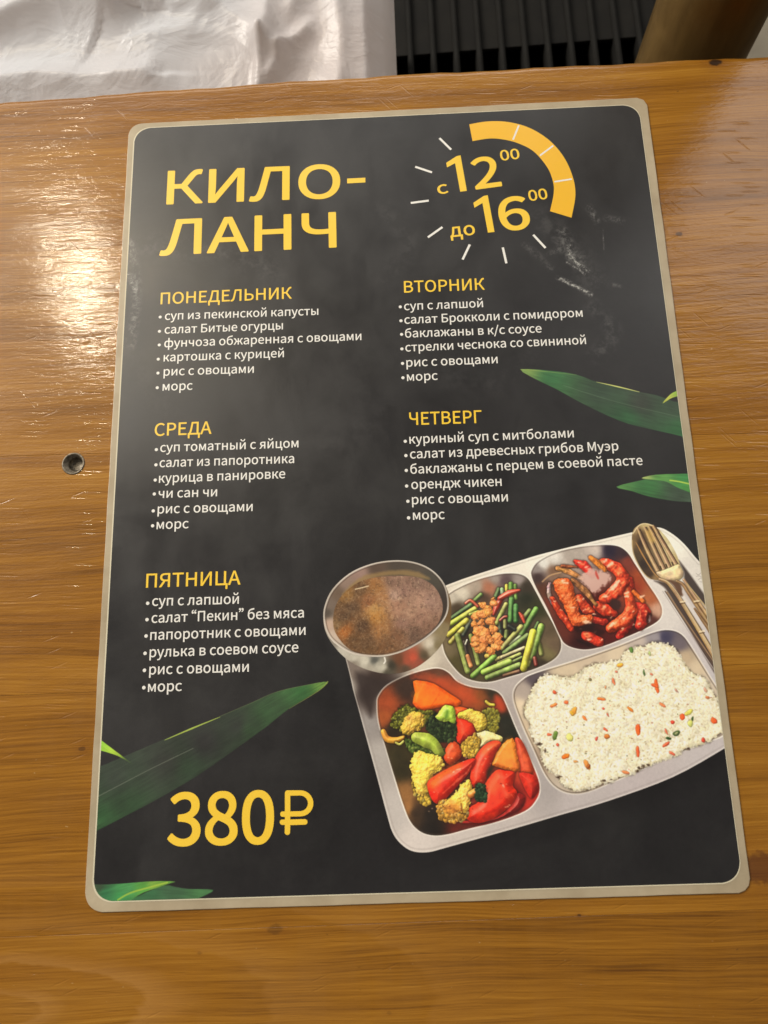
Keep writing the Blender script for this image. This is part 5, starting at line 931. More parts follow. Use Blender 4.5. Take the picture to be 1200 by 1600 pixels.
def wood_material():
    t = NT('varnished_pine')
    tc = t.n('TexCoord').outputs['Object']
    oi = t.n('ObjectInfo').outputs['Color']
    sep = t.n('SeparateColor', ins={0: oi})
    off = t.n('CombineXYZ', ins={0: sep.outputs[0], 1: sep.outputs[1], 2: sep.outputs[2]}).outputs[0]
    vec = t.n('VectorMath', operation='ADD', ins={0: tc, 1: off}).outputs[0]
    # gentle sideways wander of the grain
    warp = t.noise(t.scale(vec, (5.0, 12.0, 1)), 1.0, 3, 0.5)
    wv = t.n('CombineXYZ', ins={1: t.math('MULTIPLY', t.math('SUBTRACT', warp, 0.5), 0.016)}).outputs[0]
    v2 = t.n('VectorMath', operation='ADD', ins={0: vec, 1: wv}).outputs[0]
    big = t.noise(t.scale(v2, (0.8, 13.0, 1)), 1.0, 1.0, 0.4)
    rings = t.math('SINE', t.math('MULTIPLY', big, 56.0))                       # growth rings cut along the board
    rings = t.maprange(rings, -1.0, 1.0)
    ringw = t.noise(t.scale(v2, (2.0, 40.0, 1)), 1.0, 3, 0.5)
    fibre = t.noise(t.scale(v2, (14.0, 620.0, 1)), 1.0, 4, 0.65)
    fine = t.noise(t.scale(v2, (26.0, 1700.0, 1), (.4, .2, 0)), 1.0, 3, 0.6)
    streak = t.noise(t.scale(v2, (4.0, 130.0, 1)), 1.0, 4, 0.6)
    tone = t.noise(t.scale(vec, (5, 9, 1)), 1.0, 2, 0.5)
    f = t.math('ADD', t.math('MULTIPLY', t.math('MULTIPLY', rings, ringw), 0.15), t.math('MULTIPLY', streak, 0.52))
    f = t.math('ADD', f, t.math('MULTIPLY', fibre, 0.40))
    f = t.math('ADD', f, t.math('MULTIPLY', t.math('SUBTRACT', fine, 0.5), 0.62))
    band = t.noise(t.scale(v2, (1.3, 46.0, 1), (.7, .9, 0)), 1.0, 2, 0.5)
    f = t.math('ADD', f, t.math('MULTIPLY', t.math('SUBTRACT', band, 0.5), 0.34))
    f = t.math('ADD', f, t.math('MULTIPLY', tone, 0.25))
    col = t.ramp(t.maprange(f, 0.36, 0.92), [(0.0, lin(98, 60, 12)), (0.35, lin(137, 89, 19)), (0.62, lin(157, 106, 28)), (1.0, lin(178, 128, 46))])
    chat = t.maprange(t.noise(t.scale(vec, (95, 9, 1)), 1.0, 3, 0.6), 0.35, 0.65, -0.5, 0.5)  # cross-grain chatoyance: a sheen mixed into the wood colour
    col = t.mix(t.math('MULTIPLY', t.math('ABSOLUTE', chat), 0.22), col, lin(150, 106, 48))
    # redder heart streaks
    red = t.maprange(t.noise(t.scale(vec, (3, 26, 1), (0.3, 0.7, 0)), 1.0, 3, 0.6), 0.5, 0.75)
    col = t.mix(t.math('MULTIPLY', red, 0.22), col, lin(122, 70, 28))
    # thin dark pores
    pore = t.maprange(t.noise(t.scale(v2, (22, 900, 1), (0.1, 0.2, 0)), 1.0, 2, 0.6), 0.66, 0.76)
    col = t.mix(t.math('MULTIPLY', pore, 0.30), col, lin(86, 46, 14))
    # knots
    geo = t.n('TexCoord').outputs['Object']
    jit = t.math('MULTIPLY', t.math('SUBTRACT', t.noise(geo, 500.0, 3, 0.6), 0.5), 0.9)
    for (x, y, r, k) in KNOTS:
        p = U(x, y)
        dv = t.n('VectorMath', operation='SUBTRACT', ins={0: geo, 1: (p[0] * MM, p[1] * MM, 0)}).outputs[0]
        dv = t.scale(dv, (0.75, 1.15, 0))
        ln = t.n('VectorMath', operation='LENGTH', ins={0: dv}).outputs['Value']
        q = t.math('ADD', t.math('DIVIDE', ln, r * MM), jit)
        halo = t.maprange(q, 0.9, 3.2, 0.35 * k, 0.0)
        col = t.mix(halo, col, lin(112, 60, 22))
        core = t.maprange(q, 0.75, 1.15, k, 0.0)
        col = t.mix(core, col, lin(52, 34, 20) if r < 3 else lin(88, 48, 22))
    # dull rubbed dirt
    dirt = t.maprange(t.noise(t.scale(geo, (1, 1.6, 1), (0.2, 0.1, 0)), 14.0, 6, 0.65), 0.52, 0.78)
    col = t.mix(t.math('MULTIPLY', dirt, 0.14), col, lin(128, 104, 78))
    # crumbs, nicks and dust caught in the varnish
    fl = t.noise(t.scale(geo, (420, 700, 1)), 1.0, 2, .5)
    col = t.mix(t.maprange(fl, 0.745, 0.80, 0.0, 0.55), col, lin(206, 176, 128))
    fl2 = t.noise(t.scale(geo, (300, 620, 1), (3.1, 4.7, 0)), 1.0, 2, .5)
    col = t.mix(t.maprange(fl2, 0.755, 0.80, 0.0, 0.5), col, lin(64, 40, 18))
    # the pointed growth rings near the front left corner
    dv = t.n('VectorMath', operation='SUBTRACT', ins={0: geo, 1: (-0.140, -0.1795, 0)}).outputs[0]
    dv = t.scale(dv, (1 / 0.054, 1 / 0.0135, 0))
    e_ = t.n('VectorMath', operation='LENGTH', ins={0: dv}).outputs['Value']
    e_ = t.math('ADD', e_, t.math('MULTIPLY', t.math('SUBTRACT', t.noise(t.scale(geo, (60, 160, 1)), 1.0, 3, .6), 0.5), 0.28))
    for c0, wd, k in ((1.0, .30, .42), (0.38, .16, .35), (1.75, .5, .16), (2.7, .7, .12)):
        up = t.math('MULTIPLY', t.maprange(e_, c0 - .05, c0), t.maprange(e_, c0, c0 + wd, 1.0, 0.0))
        col = t.mix(t.math('MULTIPLY', up, k), col, lin(178, 130, 70))
    # varnish: brushed ripples, pits and scratches
    rip = t.noise(t.scale(geo, (90, 620, 1)), 1.0, 4, 0.6)
    rip2 = t.noise(t.scale(geo, (200, 560, 1), (1.3, 2.1, 0)), 1.0, 2, 0.5, 1.4)
    wav = t.noise(t.scale(geo, (22, 50, 1)), 1.0, 2, 0.5)
    scr = None                                        # short nicks and scratches, three directions
    for ang, sx_, sy_, thr, keep in ((0.06, 40, 520, .22, .66), (0.85, 26, 380, .13, .90), (-0.35, 40, 420, .15, .88)):
        mp = t.n('Mapping')
        t.set(mp, 'Vector', geo)
        mp.inputs['Rotation'].default_value = (0, 0, ang)
        vor = t.n('TexVoronoi', feature='F1', voronoi_dimensions='2D')
        t.set(vor, 'Vector', t.scale(mp.outputs[0], (sx_, sy_, 1), (ang * 7, ang * 3, 0)))
        t.set(vor, 'Scale', 1.0)
        sc_ = t.n('SeparateColor', ins={0: vor.outputs['Color']})
        one = t.math('MULTIPLY', t.maprange(vor.outputs['Distance'], thr * .4, thr, 1.0, 0.0), t.math('GREATER_THAN', sc_.outputs[0], keep))
        scr = one if scr is None else t.math('MAXIMUM', scr, one)
    h = t.math('ADD', t.math('MULTIPLY', rip, 0.19), t.math('MULTIPLY', rip2, 0.12))
    h = t.math('ADD', h, t.math('MULTIPLY', wav, 1.0))
    h = t.math('SUBTRACT', h, t.math('MULTIPLY', scr, 0.10))
    h = t.math('ADD', h, t.math('MULTIPLY', fibre, 0.06))
    bump = t.n('Bump', ins={'Height': h, 'Distance': 0.00042, 'Strength': 1.0})
    rough = t.maprange(t.noise(t.scale(geo, (20, 60, 1)), 1.0, 4, 0.6), 0.3, 0.7, 0.09, 0.17)
    p = t.n('BsdfPrincipled', ins={'Base Color': col, 'Roughness': 0.36, 'Normal': bump.outputs[0], 'IOR': 1.45, 'Specular IOR Level': 0.25,
                                   'Coat Weight': 0.72, 'Coat Roughness': rough, 'Coat IOR': 1.5, 'Coat Normal': bump.outputs[0]})
    return t.surf(p)


WOOD = wood_material()
xs_ = [-420, -330, -250] + list(range(-200, 201, 8)) + [250, 330, 420]
edge_pts = [(-420, 157.5), (-250, 163.4), (-164, 166.6), (-120, 168.2), (-81.6, 169.2), (-40, 170.2), (5.6, 170.9), (81, 171.0), (161, 170.9), (420, 170.5)]


def joint(k):
    return {0: lambda x: np.interp(x, [p[0] for p in edge_pts], [p[1] for p in edge_pts]) + 0.25 * math.sin(x * 0.11) + 0.18 * math.sin(x * 0.31 + 1),
            1: lambda x: 88.0 - 0.004 * x, 2: lambda x: 5.0 - 0.010 * x, 3: lambda x: -80.6 + 0.008 * x, 4: lambda x: -157.4 + 0.008 * x,
            5: lambda x: -240.0, 6: lambda x: -322.0}[k]


TH = 32.0
table = thing('wooden_table', 'varnished orange-brown plank table under the menu sheet', 'table', (0, 0, TABLE_Z))


def board(k, parent):
    """one glued board: lofted along the grain, eased edges; the rear one has a worn round lip"""
    f1, f0 = joint(k), joint(2 if k == 0 else k + 1)
    r1 = 3.2 if k == 0 else 0.07
    verts, faces = [], []
    for x in xs_:
        y1, y0 = f1(x) - (0 if k == 0 else 0.03), f0(x) + 0.03
        prof = [(y0, -TH), (y0, -0.06), (y0 + 0.07, 0.0)]
        n = 8 if k == 0 else 1
        if k == 0:
            prof += [(y0 + 20, 0.0), (y1 - r1 - 4, 0.0), (y1 - r1 - 0.6, 0.0)]
        for a in range(n + 1):
            q = a / n * math.pi / 2
            prof.append((y1 - r1 + r1 * math.sin(q), -r1 * 0.8 * (1 - math.cos(q))))
        prof.append((y1, -TH))
        verts += [(x * MM, y * MM, z * MM) for y, z in prof]
    m = len(prof)
    for i in range(len(xs_) - 1):
        for j in range(m):
            a, b = i * m + j, i * m + (j + 1) % m
            faces.append((a, a + m, b + m, b))
    faces.append(tuple(range(m)))
    faces.append(tuple(reversed(range((len(xs_) - 1) * m, len(xs_) * m))))
    me = mesh('board', verts, faces, False)
    bm = bmesh.new()
    bm.from_mesh(me)
    bmesh.ops.recalc_face_normals(bm, faces=bm.faces)
    bm.to_mesh(me)
    bm.free()
    if k == 0:
        for p in me.polygons:
            p.use_smooth = len(p.vertices) == 4 and abs(p.normal.x) < .5 and 0.02 < p.normal.z < 0.997
    o = link('board', me, WOOD, parent)
    o.color = [(0.13, 0.41, 0.0, 1), (2.31, 1.77, 0.0, 1), (5.07, 3.13, 0.0, 1), (7.9, 4.63, 0.0, 1), (9.17, 6.21, 0.0, 1), (11.3, 8.4, 0, 1)][k]
    return o


boards = [board(k, table) for k in (0, 2, 3, 4, 5)]

# countersunk hole with a sunk steel screw
HC = U(114.5, 724.5)
HR = 4.0


def lathe(name, prof, n=40, cx=0, cy=0, sm=True):
    verts, faces = [], []
    for r, z in prof:
        for a in range(n):
            q = 2 * math.pi * a / n
            verts.append(((cx + r * math.cos(q)) * MM, (cy + r * math.sin(q)) * MM, z * MM))
    for i in range(len(prof) - 1):
        for a in range(n):
            b = (a + 1) % n
            faces.append((i * n + a, i * n + b, (i + 1) * n + b, (i + 1) * n + a))
    faces.append(tuple(range((len(prof) - 1) * n, len(prof) * n)))
    me = mesh(name, verts, faces, sm)
    return me


cut_me = lathe('cutter', [(0.01, 3), (HR, 3), (HR, -4)], 40, HC[0], HC[1], False)
bmc = bmesh.new()
bmc.from_mesh(cut_me)
bmesh.ops.remove_doubles(bmc, verts=bmc.verts, dist=2e-5)
bmesh.ops.recalc_face_normals(bmc, faces=bmc.faces)
bmc.to_mesh(cut_me)
bmc.free()
cutter = link('cutter', cut_me)
cutter.location = (0, 0, TABLE_Z)
for b_ in boards[0:2]:
    md = b_.modifiers.new('hole', 'BOOLEAN')
    md.object = cutter
    md.operation = 'DIFFERENCE'
    md.solver = 'EXACT'
bpy.context.view_layer.update()
dg = bpy.context.evaluated_depsgraph_get()
for b_ in boards[0:2]:
    new = bpy.data.meshes.new_from_object(b_.evaluated_get(dg))
    b_.modifiers.clear()
    old = b_.data
    if len(new.polygons) >= len(old.polygons):
        b_.data = new
        new.name = 'board'
bpy.data.objects.remove(cutter)

t = NT('worn_steel')
g_ = t.n('TexCoord').outputs['Object']
p_ = t.n('BsdfPrincipled', ins={'Base Color': t.ramp(t.noise(g_, 900.0, 4, .6), [(0.35, lin(84, 76, 64)), (0.65, lin(132, 122, 106))]), 'Metallic': 0.5,
                                'Roughness': t.maprange(t.noise(g_, 700.0, 3), .3, .7, .38, .6),
                                'Normal': t.n('Bump', ins={'Height': t.noise(g_, 1500.0, 4, .7), 'Distance': 0.0001, 'Strength': .4}).outputs[0]})
STEEL = t.surf(p_)
screw = link('screw', lathe('screw', [(HR + .35, .02), (HR + .2, .22), (HR - .15, .26), (HR - .5, .05), (3.05, -.9), (2.75, -1.0), (2.7, -1.25), (2.45, -2.4), (1.6, -2.8), (.05, -2.9)], 40, HC[0] , HC[1]), STEEL, table)
for v in screw.data.vertices:            # the screw head sits a little askew in its hole
    if v.co.z < -0.0005:
        v.co.x += 0.00055
        v.co.y += 0.0001

# ------------------------------------------------------------------ printed film materials
img = bpy.data.images.new('printed_artwork', AW, AH, alpha=False)
paint_all()
buf = np.ones((AH, AW, 4), np.float32)
buf[..., :3] = np.clip(ART[::-1] / 255.0, 0, 1)
img.pixels.foreach_set(buf.ravel())
img.update()
img.pack()


def film_gloss(t):
    """laminate surface shared by everything printed under it: smears, dust and fine rubbing in the gloss"""
    g = t.n('TexCoord').outputs['Object']
    sm = t.noise(g, 16.0, 7, 0.62, 0.6)
    sm2 = t.noise(t.scale(g, (60, 26, 1)), 1.0, 5, 0.6, 0.5)
    ro = t.math('ADD', t.maprange(sm, 0.34, 0.66, 0.31, 0.43), t.maprange(sm2, 0.4, 0.7, -0.03, 0.04))
    wav = t.noise(g, 9.0, 2, 0.5)
    fine = t.noise(g, 1500.0, 2, 0.5)
    mid = t.noise(g, 130.0, 4, 0.6)
    h = t.math('ADD', t.math('MULTIPLY', wav, 0.35), t.math('MULTIPLY', fine, 0.016))
    h = t.math('ADD', h, t.math('MULTIPLY', mid, 0.03))
    bump = t.n('Bump', ins={'Height': h, 'Distance': 0.001, 'Strength': 0.55})
    # greasy haze: thin grey veil where the film has been rubbed dull
    hz = t.maprange(t.noise(t.scale(g, (1, 1.3, 1), (.31, .12, 0)), 24.0, 8, 0.68, 0.8), 0.46, 0.78, 0.0, 0.03)
    return ro, bump.outputs[0], hz


def print_material(name, color=None):
    t = NT(name)
    ro, nrm, hz = film_gloss(t)
    if color is None:
        uv = t.n('UVMap').outputs[0]
        c = t.n('TexImage', image=img, interpolation='Cubic', extension='EXTEND', ins={'Vector': uv}).outputs[0]
    else:
        g = t.n('TexCoord').outputs['Object']
        c = t.mix(t.maprange(t.noise(g, 400.0, 3, .6), .3, .7, 0.0, .10), color, tuple(v * .86 for v in color[:3]))
    c = t.mix(hz, c, lin(150, 150, 142))
    p = t.n('BsdfPrincipled', ins={'Base Color': c, 'Roughness': ro, 'Normal': nrm, 'IOR': 1.52, 'Specular IOR Level': 0.75})
    return t.surf(p)


PRINT = print_material('printed_picture_under_film')
YELLOW = print_material('yellow_print_under_film', lin(250, 208, 60))
AMBER = print_material('amber_print_under_film', lin(246, 190, 44))
WHITE = print_material('white_print_under_film', lin(238, 236, 230))

t = NT('milky_laminate')
g_ = t.n('TexCoord').outputs['Object']
c_ = t.ramp(t.noise(t.scale(g_, (1, 1, 1)), 46.0, 5, .6), [(0.3, lin(184, 168, 140)), (0.7, lin(212, 198, 170))])
p_ = t.n('BsdfPrincipled', ins={'Base Color': c_, 'Roughness': t.maprange(t.noise(g_, 80.0, 4), .3, .7, .28, .42), 'IOR': 1.5,
                                'Normal': t.n('Bump', ins={'Height': t.noise(g_, 120.0, 3, .6), 'Distance': 0.0002, 'Strength': .5}).outputs[0]})
tr_ = t.n('BsdfTransparent')
mx_ = t.n('MixShader', ins={0: 0.32})
t.t.links.new(p_.outputs[0], mx_.inputs[1])
t.t.links.new(tr_.outputs[0], mx_.inputs[2])
FILM = t.surf(mx_)
t = NT('white_paper')
PAPER = t.surf(t.n('BsdfPrincipled', ins={'Base Color': lin(212, 204, 178), 'Roughness': .5}))

# ------------------------------------------------------------------ the laminated menu
menu = thing('laminated_menu', 'laminated black menu with yellow Cyrillic headings and printed food tray, on the table', 'menu', (0, 0, TABLE_Z))


def corner(c, a, b, r, n=8):
    """rounded corner at c between the directions of a and b"""
    c, a, b = map(np.array, (c, a, b))
    ua = (a - c) / np.linalg.norm(a - c)
    ub = (b - c) / np.linalg.norm(b - c)
    p0, p2 = c + ua * r, c + ub * r
    return [tuple((1 - q) ** 2 * p0 + 2 * q * (1 - q) * (c + (p0 + p2 - 2 * c) * 0.12) + q * q * p2) for q in np.linspace(0, 1, n)]


O4 = [(-107.5, 151.2), (108.3, 151.9), (107.8, -151.4), (-108.0, -151.8)]
I4 = [(-104.8, 148.7), (104.6, 148.4), (105.2, -148.2), (-105.3, -148.5)]
chunk = lambda P, i: (P[i], P[i - 1], P[(i + 1) % 4])
outer = corner(*chunk(O4, 0), 5.2, 8) + corner(*chunk(O4, 1), 3.9, 3) + corner(*chunk(O4, 2), 4.2, 4) + corner(*chunk(O4, 3), 6.0, 8)
inner = sum([corner(*chunk(I4, i), 6.4, 10) for i in range(4)], [])


def edge_fill(pts, step=6.0, wob=0.0):
    out = []
    for i in range(len(pts)):
        a, b = np.array(pts[i]), np.array(pts[(i + 1) % len(pts)])
        n = max(1, int(np.linalg.norm(b - a) / step))
        for k in range(n):
            p = a + (b - a) * k / n
            nn = np.array([-(b - a)[1], (b - a)[0]]) / (np.linalg.norm(b - a) + 1e-9)
            s = wob * (math.sin(p[0] * .13 + p[1] * .21) + .6 * math.sin(p[0] * .37 - p[1] * .29)) if n > 2 else 0
            out.append(tuple(p + nn * s))
    return out


def shrink(pts, d):
    P = np.array(pts)
    c = P.mean(0)
    nxt, prv = np.roll(P, -1, 0), np.roll(P, 1, 0)
    tg = nxt - prv
    nn = np.stack([tg[:, 1], -tg[:, 0]], 1)
    nn /= np.linalg.norm(nn, axis=1)[:, None] + 1e-9
    if ((c - P) * nn).sum() < 0:
        nn = -nn
    return P + nn * d


def slab(name, pts, z0, z1, bev, mat, parent):
    """flat slab with an eased upper edge"""
    A, B = np.array(pts), shrink(pts, bev)
    Cc = shrink(pts, bev * .3)
    n = len(A)
    verts = [(x * MM, y * MM, z0 * MM) for x, y in A] + [(x * MM, y * MM, (z1 - bev * .7) * MM) for x, y in A] + \
            [(x * MM, y * MM, (z1 - bev * .2) * MM) for x, y in Cc] + [(x * MM, y * MM, z1 * MM) for x, y in B]
    faces = []
    for k in range(3):
        for i in range(n):
            j = (i + 1) % n
            faces.append((k * n + i, k * n + j, (k + 1) * n + j, (k + 1) * n + i))
    faces.append(tuple(range(3 * n, 4 * n)))
    faces.append(tuple(reversed(range(n))))
    me = mesh(name, verts, faces)
    bm = bmesh.new()
    bm.from_mesh(me)
    bmesh.ops.recalc_face_normals(bm, faces=bm.faces)
    bm.to_mesh(me)
    bm.free()
    return link(name, me, mat, parent)


def add_uv(me):
    while me.uv_layers:
        me.uv_layers.remove(me.uv_layers[0])
    uv = me.uv_layers.new(name='UVMap')
    co = np.empty(len(me.vertices) * 3, np.float32)
    me.vertices.foreach_get('co', co)
    co = co.reshape(-1, 3)
    idx = np.empty(len(me.loops), int)
    me.loops.foreach_get('vertex_index', idx)
    xy = co[idx][:, :2] / MM
    q = np.stack([(xy[:, 0] - ART_X0) * PX / AW, 1 - (ART_Y1 - xy[:, 1]) * PX / AH], 1)
    uv.data.foreach_set('uv', q.ravel())


def flat(name, pts, z, mat, parent, holes=(), uv=False):
    """a flat printed shape (outline in sheet millimetres), filled as one surface"""
    cu = bpy.data.curves.new(name, 'CURVE')
    cu.dimensions = '2D'
    cu.fill_mode = 'FRONT'
    for ring in [pts] + list(holes):
        sp = cu.splines.new('POLY')
        sp.points.add(len(ring) - 1)
        for p, q in zip(sp.points, ring):
            p.co = (q[0], q[1], 0, 1)
        sp.use_cyclic_u = True
    return curve_to_part(cu, name, z, mat, parent, uv)


def curve_to_part(cu, name, z, mat, parent, uv=False):
    tmp = bpy.data.objects.new('tmp', cu)
    COL.objects.link(tmp)
    bpy.context.view_layer.update()
    me = bpy.data.meshes.new_from_object(tmp.evaluated_get(bpy.context.evaluated_depsgraph_get()))
    bpy.data.objects.remove(tmp)
    bpy.data.curves.remove(cu)
    me.name = name
    co = np.empty(len(me.vertices) * 3, np.float32)
    me.vertices.foreach_get('co', co)
    co = co.reshape(-1, 3)
    co[:, :2] *= MM
    co[:, 2] = z * MM
    me.vertices.foreach_set('co', co.ravel())
    if me.polygons and me.polygons[0].normal.z < 0:
        me.flip_normals()
    me.update()
    me.materials.clear()
    if uv:
        add_uv(me)
    return link(name, me, mat, parent)


def clip_poly(pts, ring):
    """Sutherland-Hodgman against the convex print outline"""
    R_ = [np.array(p) for p in ring]
    area = sum(R_[i][0] * R_[(i + 1) % len(R_)][1] - R_[(i + 1) % len(R_)][0] * R_[i][1] for i in range(len(R_)))
    if area < 0:
        R_ = R_[::-1]
    out = [np.array(p) for p in pts]
    for i in range(len(R_)):
        a, b = R_[i], R_[(i + 1) % len(R_)]
        e = b - a
        side = lambda p: e[0] * (p[1] - a[1]) - e[1] * (p[0] - a[0])
        src, out = out, []
        for k in range(len(src)):
            p, q = src[k], src[(k + 1) % len(src)]
            sp, sq = side(p), side(q)
            if sp >= 0:
                out.append(p)
            if (sp >= 0) != (sq >= 0):
                out.append(p + (q - p) * sp / (sp - sq))
        if not out:
            return []
    return out


slab('laminate_film', edge_fill(outer, 5.0, 0.05), 0.02, 0.50, 0.22, FILM, menu)
flat('paper_edge', [(x * 1.0032 - .12, y * 1.0022 - .03) for x, y in inner], 0.515, PAPER, menu)
flat('printed_sheet', inner, 0.54, PRINT, menu, uv=True)
clipring = shrink(inner, 0.06)

ZP = 0.56


def picture(name, outline, z=ZP, parent=None, sm=4, label=None):
    P = Us(smooth(outline, True, sm)) if sm else Us(outline)
    P = clip_poly(P, clipring)
    o = flat(name, P, z, PRINT, parent or menu, uv=True)
    if label:
        o['label'] = label
    return o


tray = picture('printed_tray', TRAY, ZP)
picture('printed_soup_bowl', BOWL_OUT, ZP + .04, tray)
picture('printed_bean_dish', BEAN_DISH, ZP + .02, tray)
picture('printed_glazed_dish', GLAZ_DISH, ZP + .02, tray)
picture('printed_vegetable_dish', VEG_DISH, ZP + .02, tray)
picture('printed_rice_dish', RICE_DISH, ZP + .02, tray)
picture('printed_spoon', fFork([(108, 220), (125, 120), (185, 68), (250, 52), (320, 70), (400, 125), (480, 215), (545, 320), (592, 425), (610, 500), (600, 560), (500, 620),
                                (560, 750), (660, 890), (840, 1190), (990, 1440), (985, 1490), (820, 1230), (620, 900), (540, 780), (470, 690), (400, 655), (340, 645), (290, 625), (235, 575), (165, 465), (120, 350)]), ZP + .035, tray, 0)
picture('printed_fork', fFork([(165, 100), (230, 88), (280, 82), (330, 74), (360, 120), (470, 290), (595, 478), (625, 520), (645, 565), (640, 620), (700, 710), (790, 840), (930, 1030), (930, 1120),
                               (780, 910), (690, 790), (630, 700), (560, 656), (480, 650), (410, 618), (362, 565), (330, 500), (250, 330)]), ZP + .05, tray, 0)
for k_, nm in (('a', 'printed_leaf'), ('b', 'printed_leaf'), ('c', 'printed_leaf'), ('d', 'printed_leaf'), ('e', 'printed_leaf'), ('f', 'printed_leaf'), ('h', 'printed_leaf'), ('g', 'printed_leaf')):
    picture(nm, LEAVES[k_], ZP + {'b': .02, 'd': .02, 'f': .02, 'g': .02}.get(k_, 0), menu, 3)

# ------------------------------------------------------------------ lettering
GL = json.loads(GLYPHS)
CAPU = 771.0


def ink(text):
    x, lo, hi = 0, None, None
    for ch in text:
        adv, sp = GL[ch]
        if sp:
            xs = [q[2] for s in sp for q in s]
            lo = x + min(xs) if lo is None else lo
            hi = x + max(xs)
        x += adv
    return lo, hi


def lettering(name, text, p0, p1, cap, mat, weight=0.0, z=ZP + .02, parent=None, label=None):
    """text whose inked width runs along the baseline p0 - p1 (photo px), cap height in mm"""
    a, b = U(*p0), U(*p1)
    lo, hi = ink(text)
    sx = np.linalg.norm(b - a) / (hi - lo)
    sy = cap / CAPU
    ux = (b - a) / np.linalg.norm(b - a)
    uy = np.array([-ux[1], ux[0]])
    cu = bpy.data.curves.new(name, 'CURVE')
    cu.dimensions = '2D'
    cu.fill_mode = 'FRONT'
    nseg = 4 if cap < 8 else 10
    x = 0
    for ch in text:
        adv, sp = GL[ch]
        for s in sp:
            ring = []
            for i in range(len(s)):
                p, q = s[i], s[(i + 1) % len(s)]
                P0, P1, P2, P3 = [np.array(((x + v[0] - lo) * sx, v[1] * sy)) for v in ((p[2], p[3]), (p[4], p[5]), (q[0], q[1]), (q[2], q[3]))]
                straight = abs(np.cross(P3 - P0, P1 - P0)) + abs(np.cross(P3 - P0, P2 - P0)) < 1e-3 * cap * cap * .1
                for k in ([0] if straight else range(nseg)):
                    tt = k / nseg
                    ring.append((1 - tt) ** 3 * P0 + 3 * tt * (1 - tt) ** 2 * P1 + 3 * tt * tt * (1 - tt) * P2 + tt ** 3 * P3)
            s_ = cu.splines.new('POLY')
            s_.points.add(len(ring) - 1)
            for bp, q in zip(s_.points, ring):
                c = a + ux * q[0] + uy * q[1]
                bp.co = (c[0], c[1], 0, 1)
            s_.use_cyclic_u = True
        x += adv
    o = curve_to_part(cu, name, z, mat, parent or menu)
    if weight > 0:                                   # heavier ink: the outline spread sideways a hair
        me = o.data
        nv = len(me.vertices)
        co = np.empty(nv * 3, np.float32)
        me.vertices.foreach_get('co', co)
        co = co.reshape(-1, 3)
        fc = [tuple(p.vertices) for p in me.polygons]
        vs_, fs_ = [], []
        nd = 8 if cap > 8 else 6
        for k in range(nd):
            q = 2 * math.pi * (k + .5) / nd
            vs_ += [(x + math.cos(q) * weight * MM, y + math.sin(q) * weight * MM, z_ + k * 2.5e-6) for x, y, z_ in co.tolist()]
            fs_ += [tuple(v + k * nv for v in f_) for f_ in fc]
        new = mesh(name, vs_, fs_)
        new.materials.append(mat)
        o.data = new
        bpy.data.meshes.remove(me)
    if label:
        o['label'] = label
    return o


fK = frame(100, 100, 2.0)
lettering('title_text', 'КИЛО', (261.5, 320), (531, 309.5), 15.3, YELLOW, 0.33)
flat('title_hyphen', Us(fK([(885, 361), (942, 358), (942, 373), (885, 376)])), ZP + .02, YELLOW, menu)
lettering('title_text', 'ЛАНЧ', (250.5, 399.5), (525, 387), 15.6, YELLOW, 0.33)

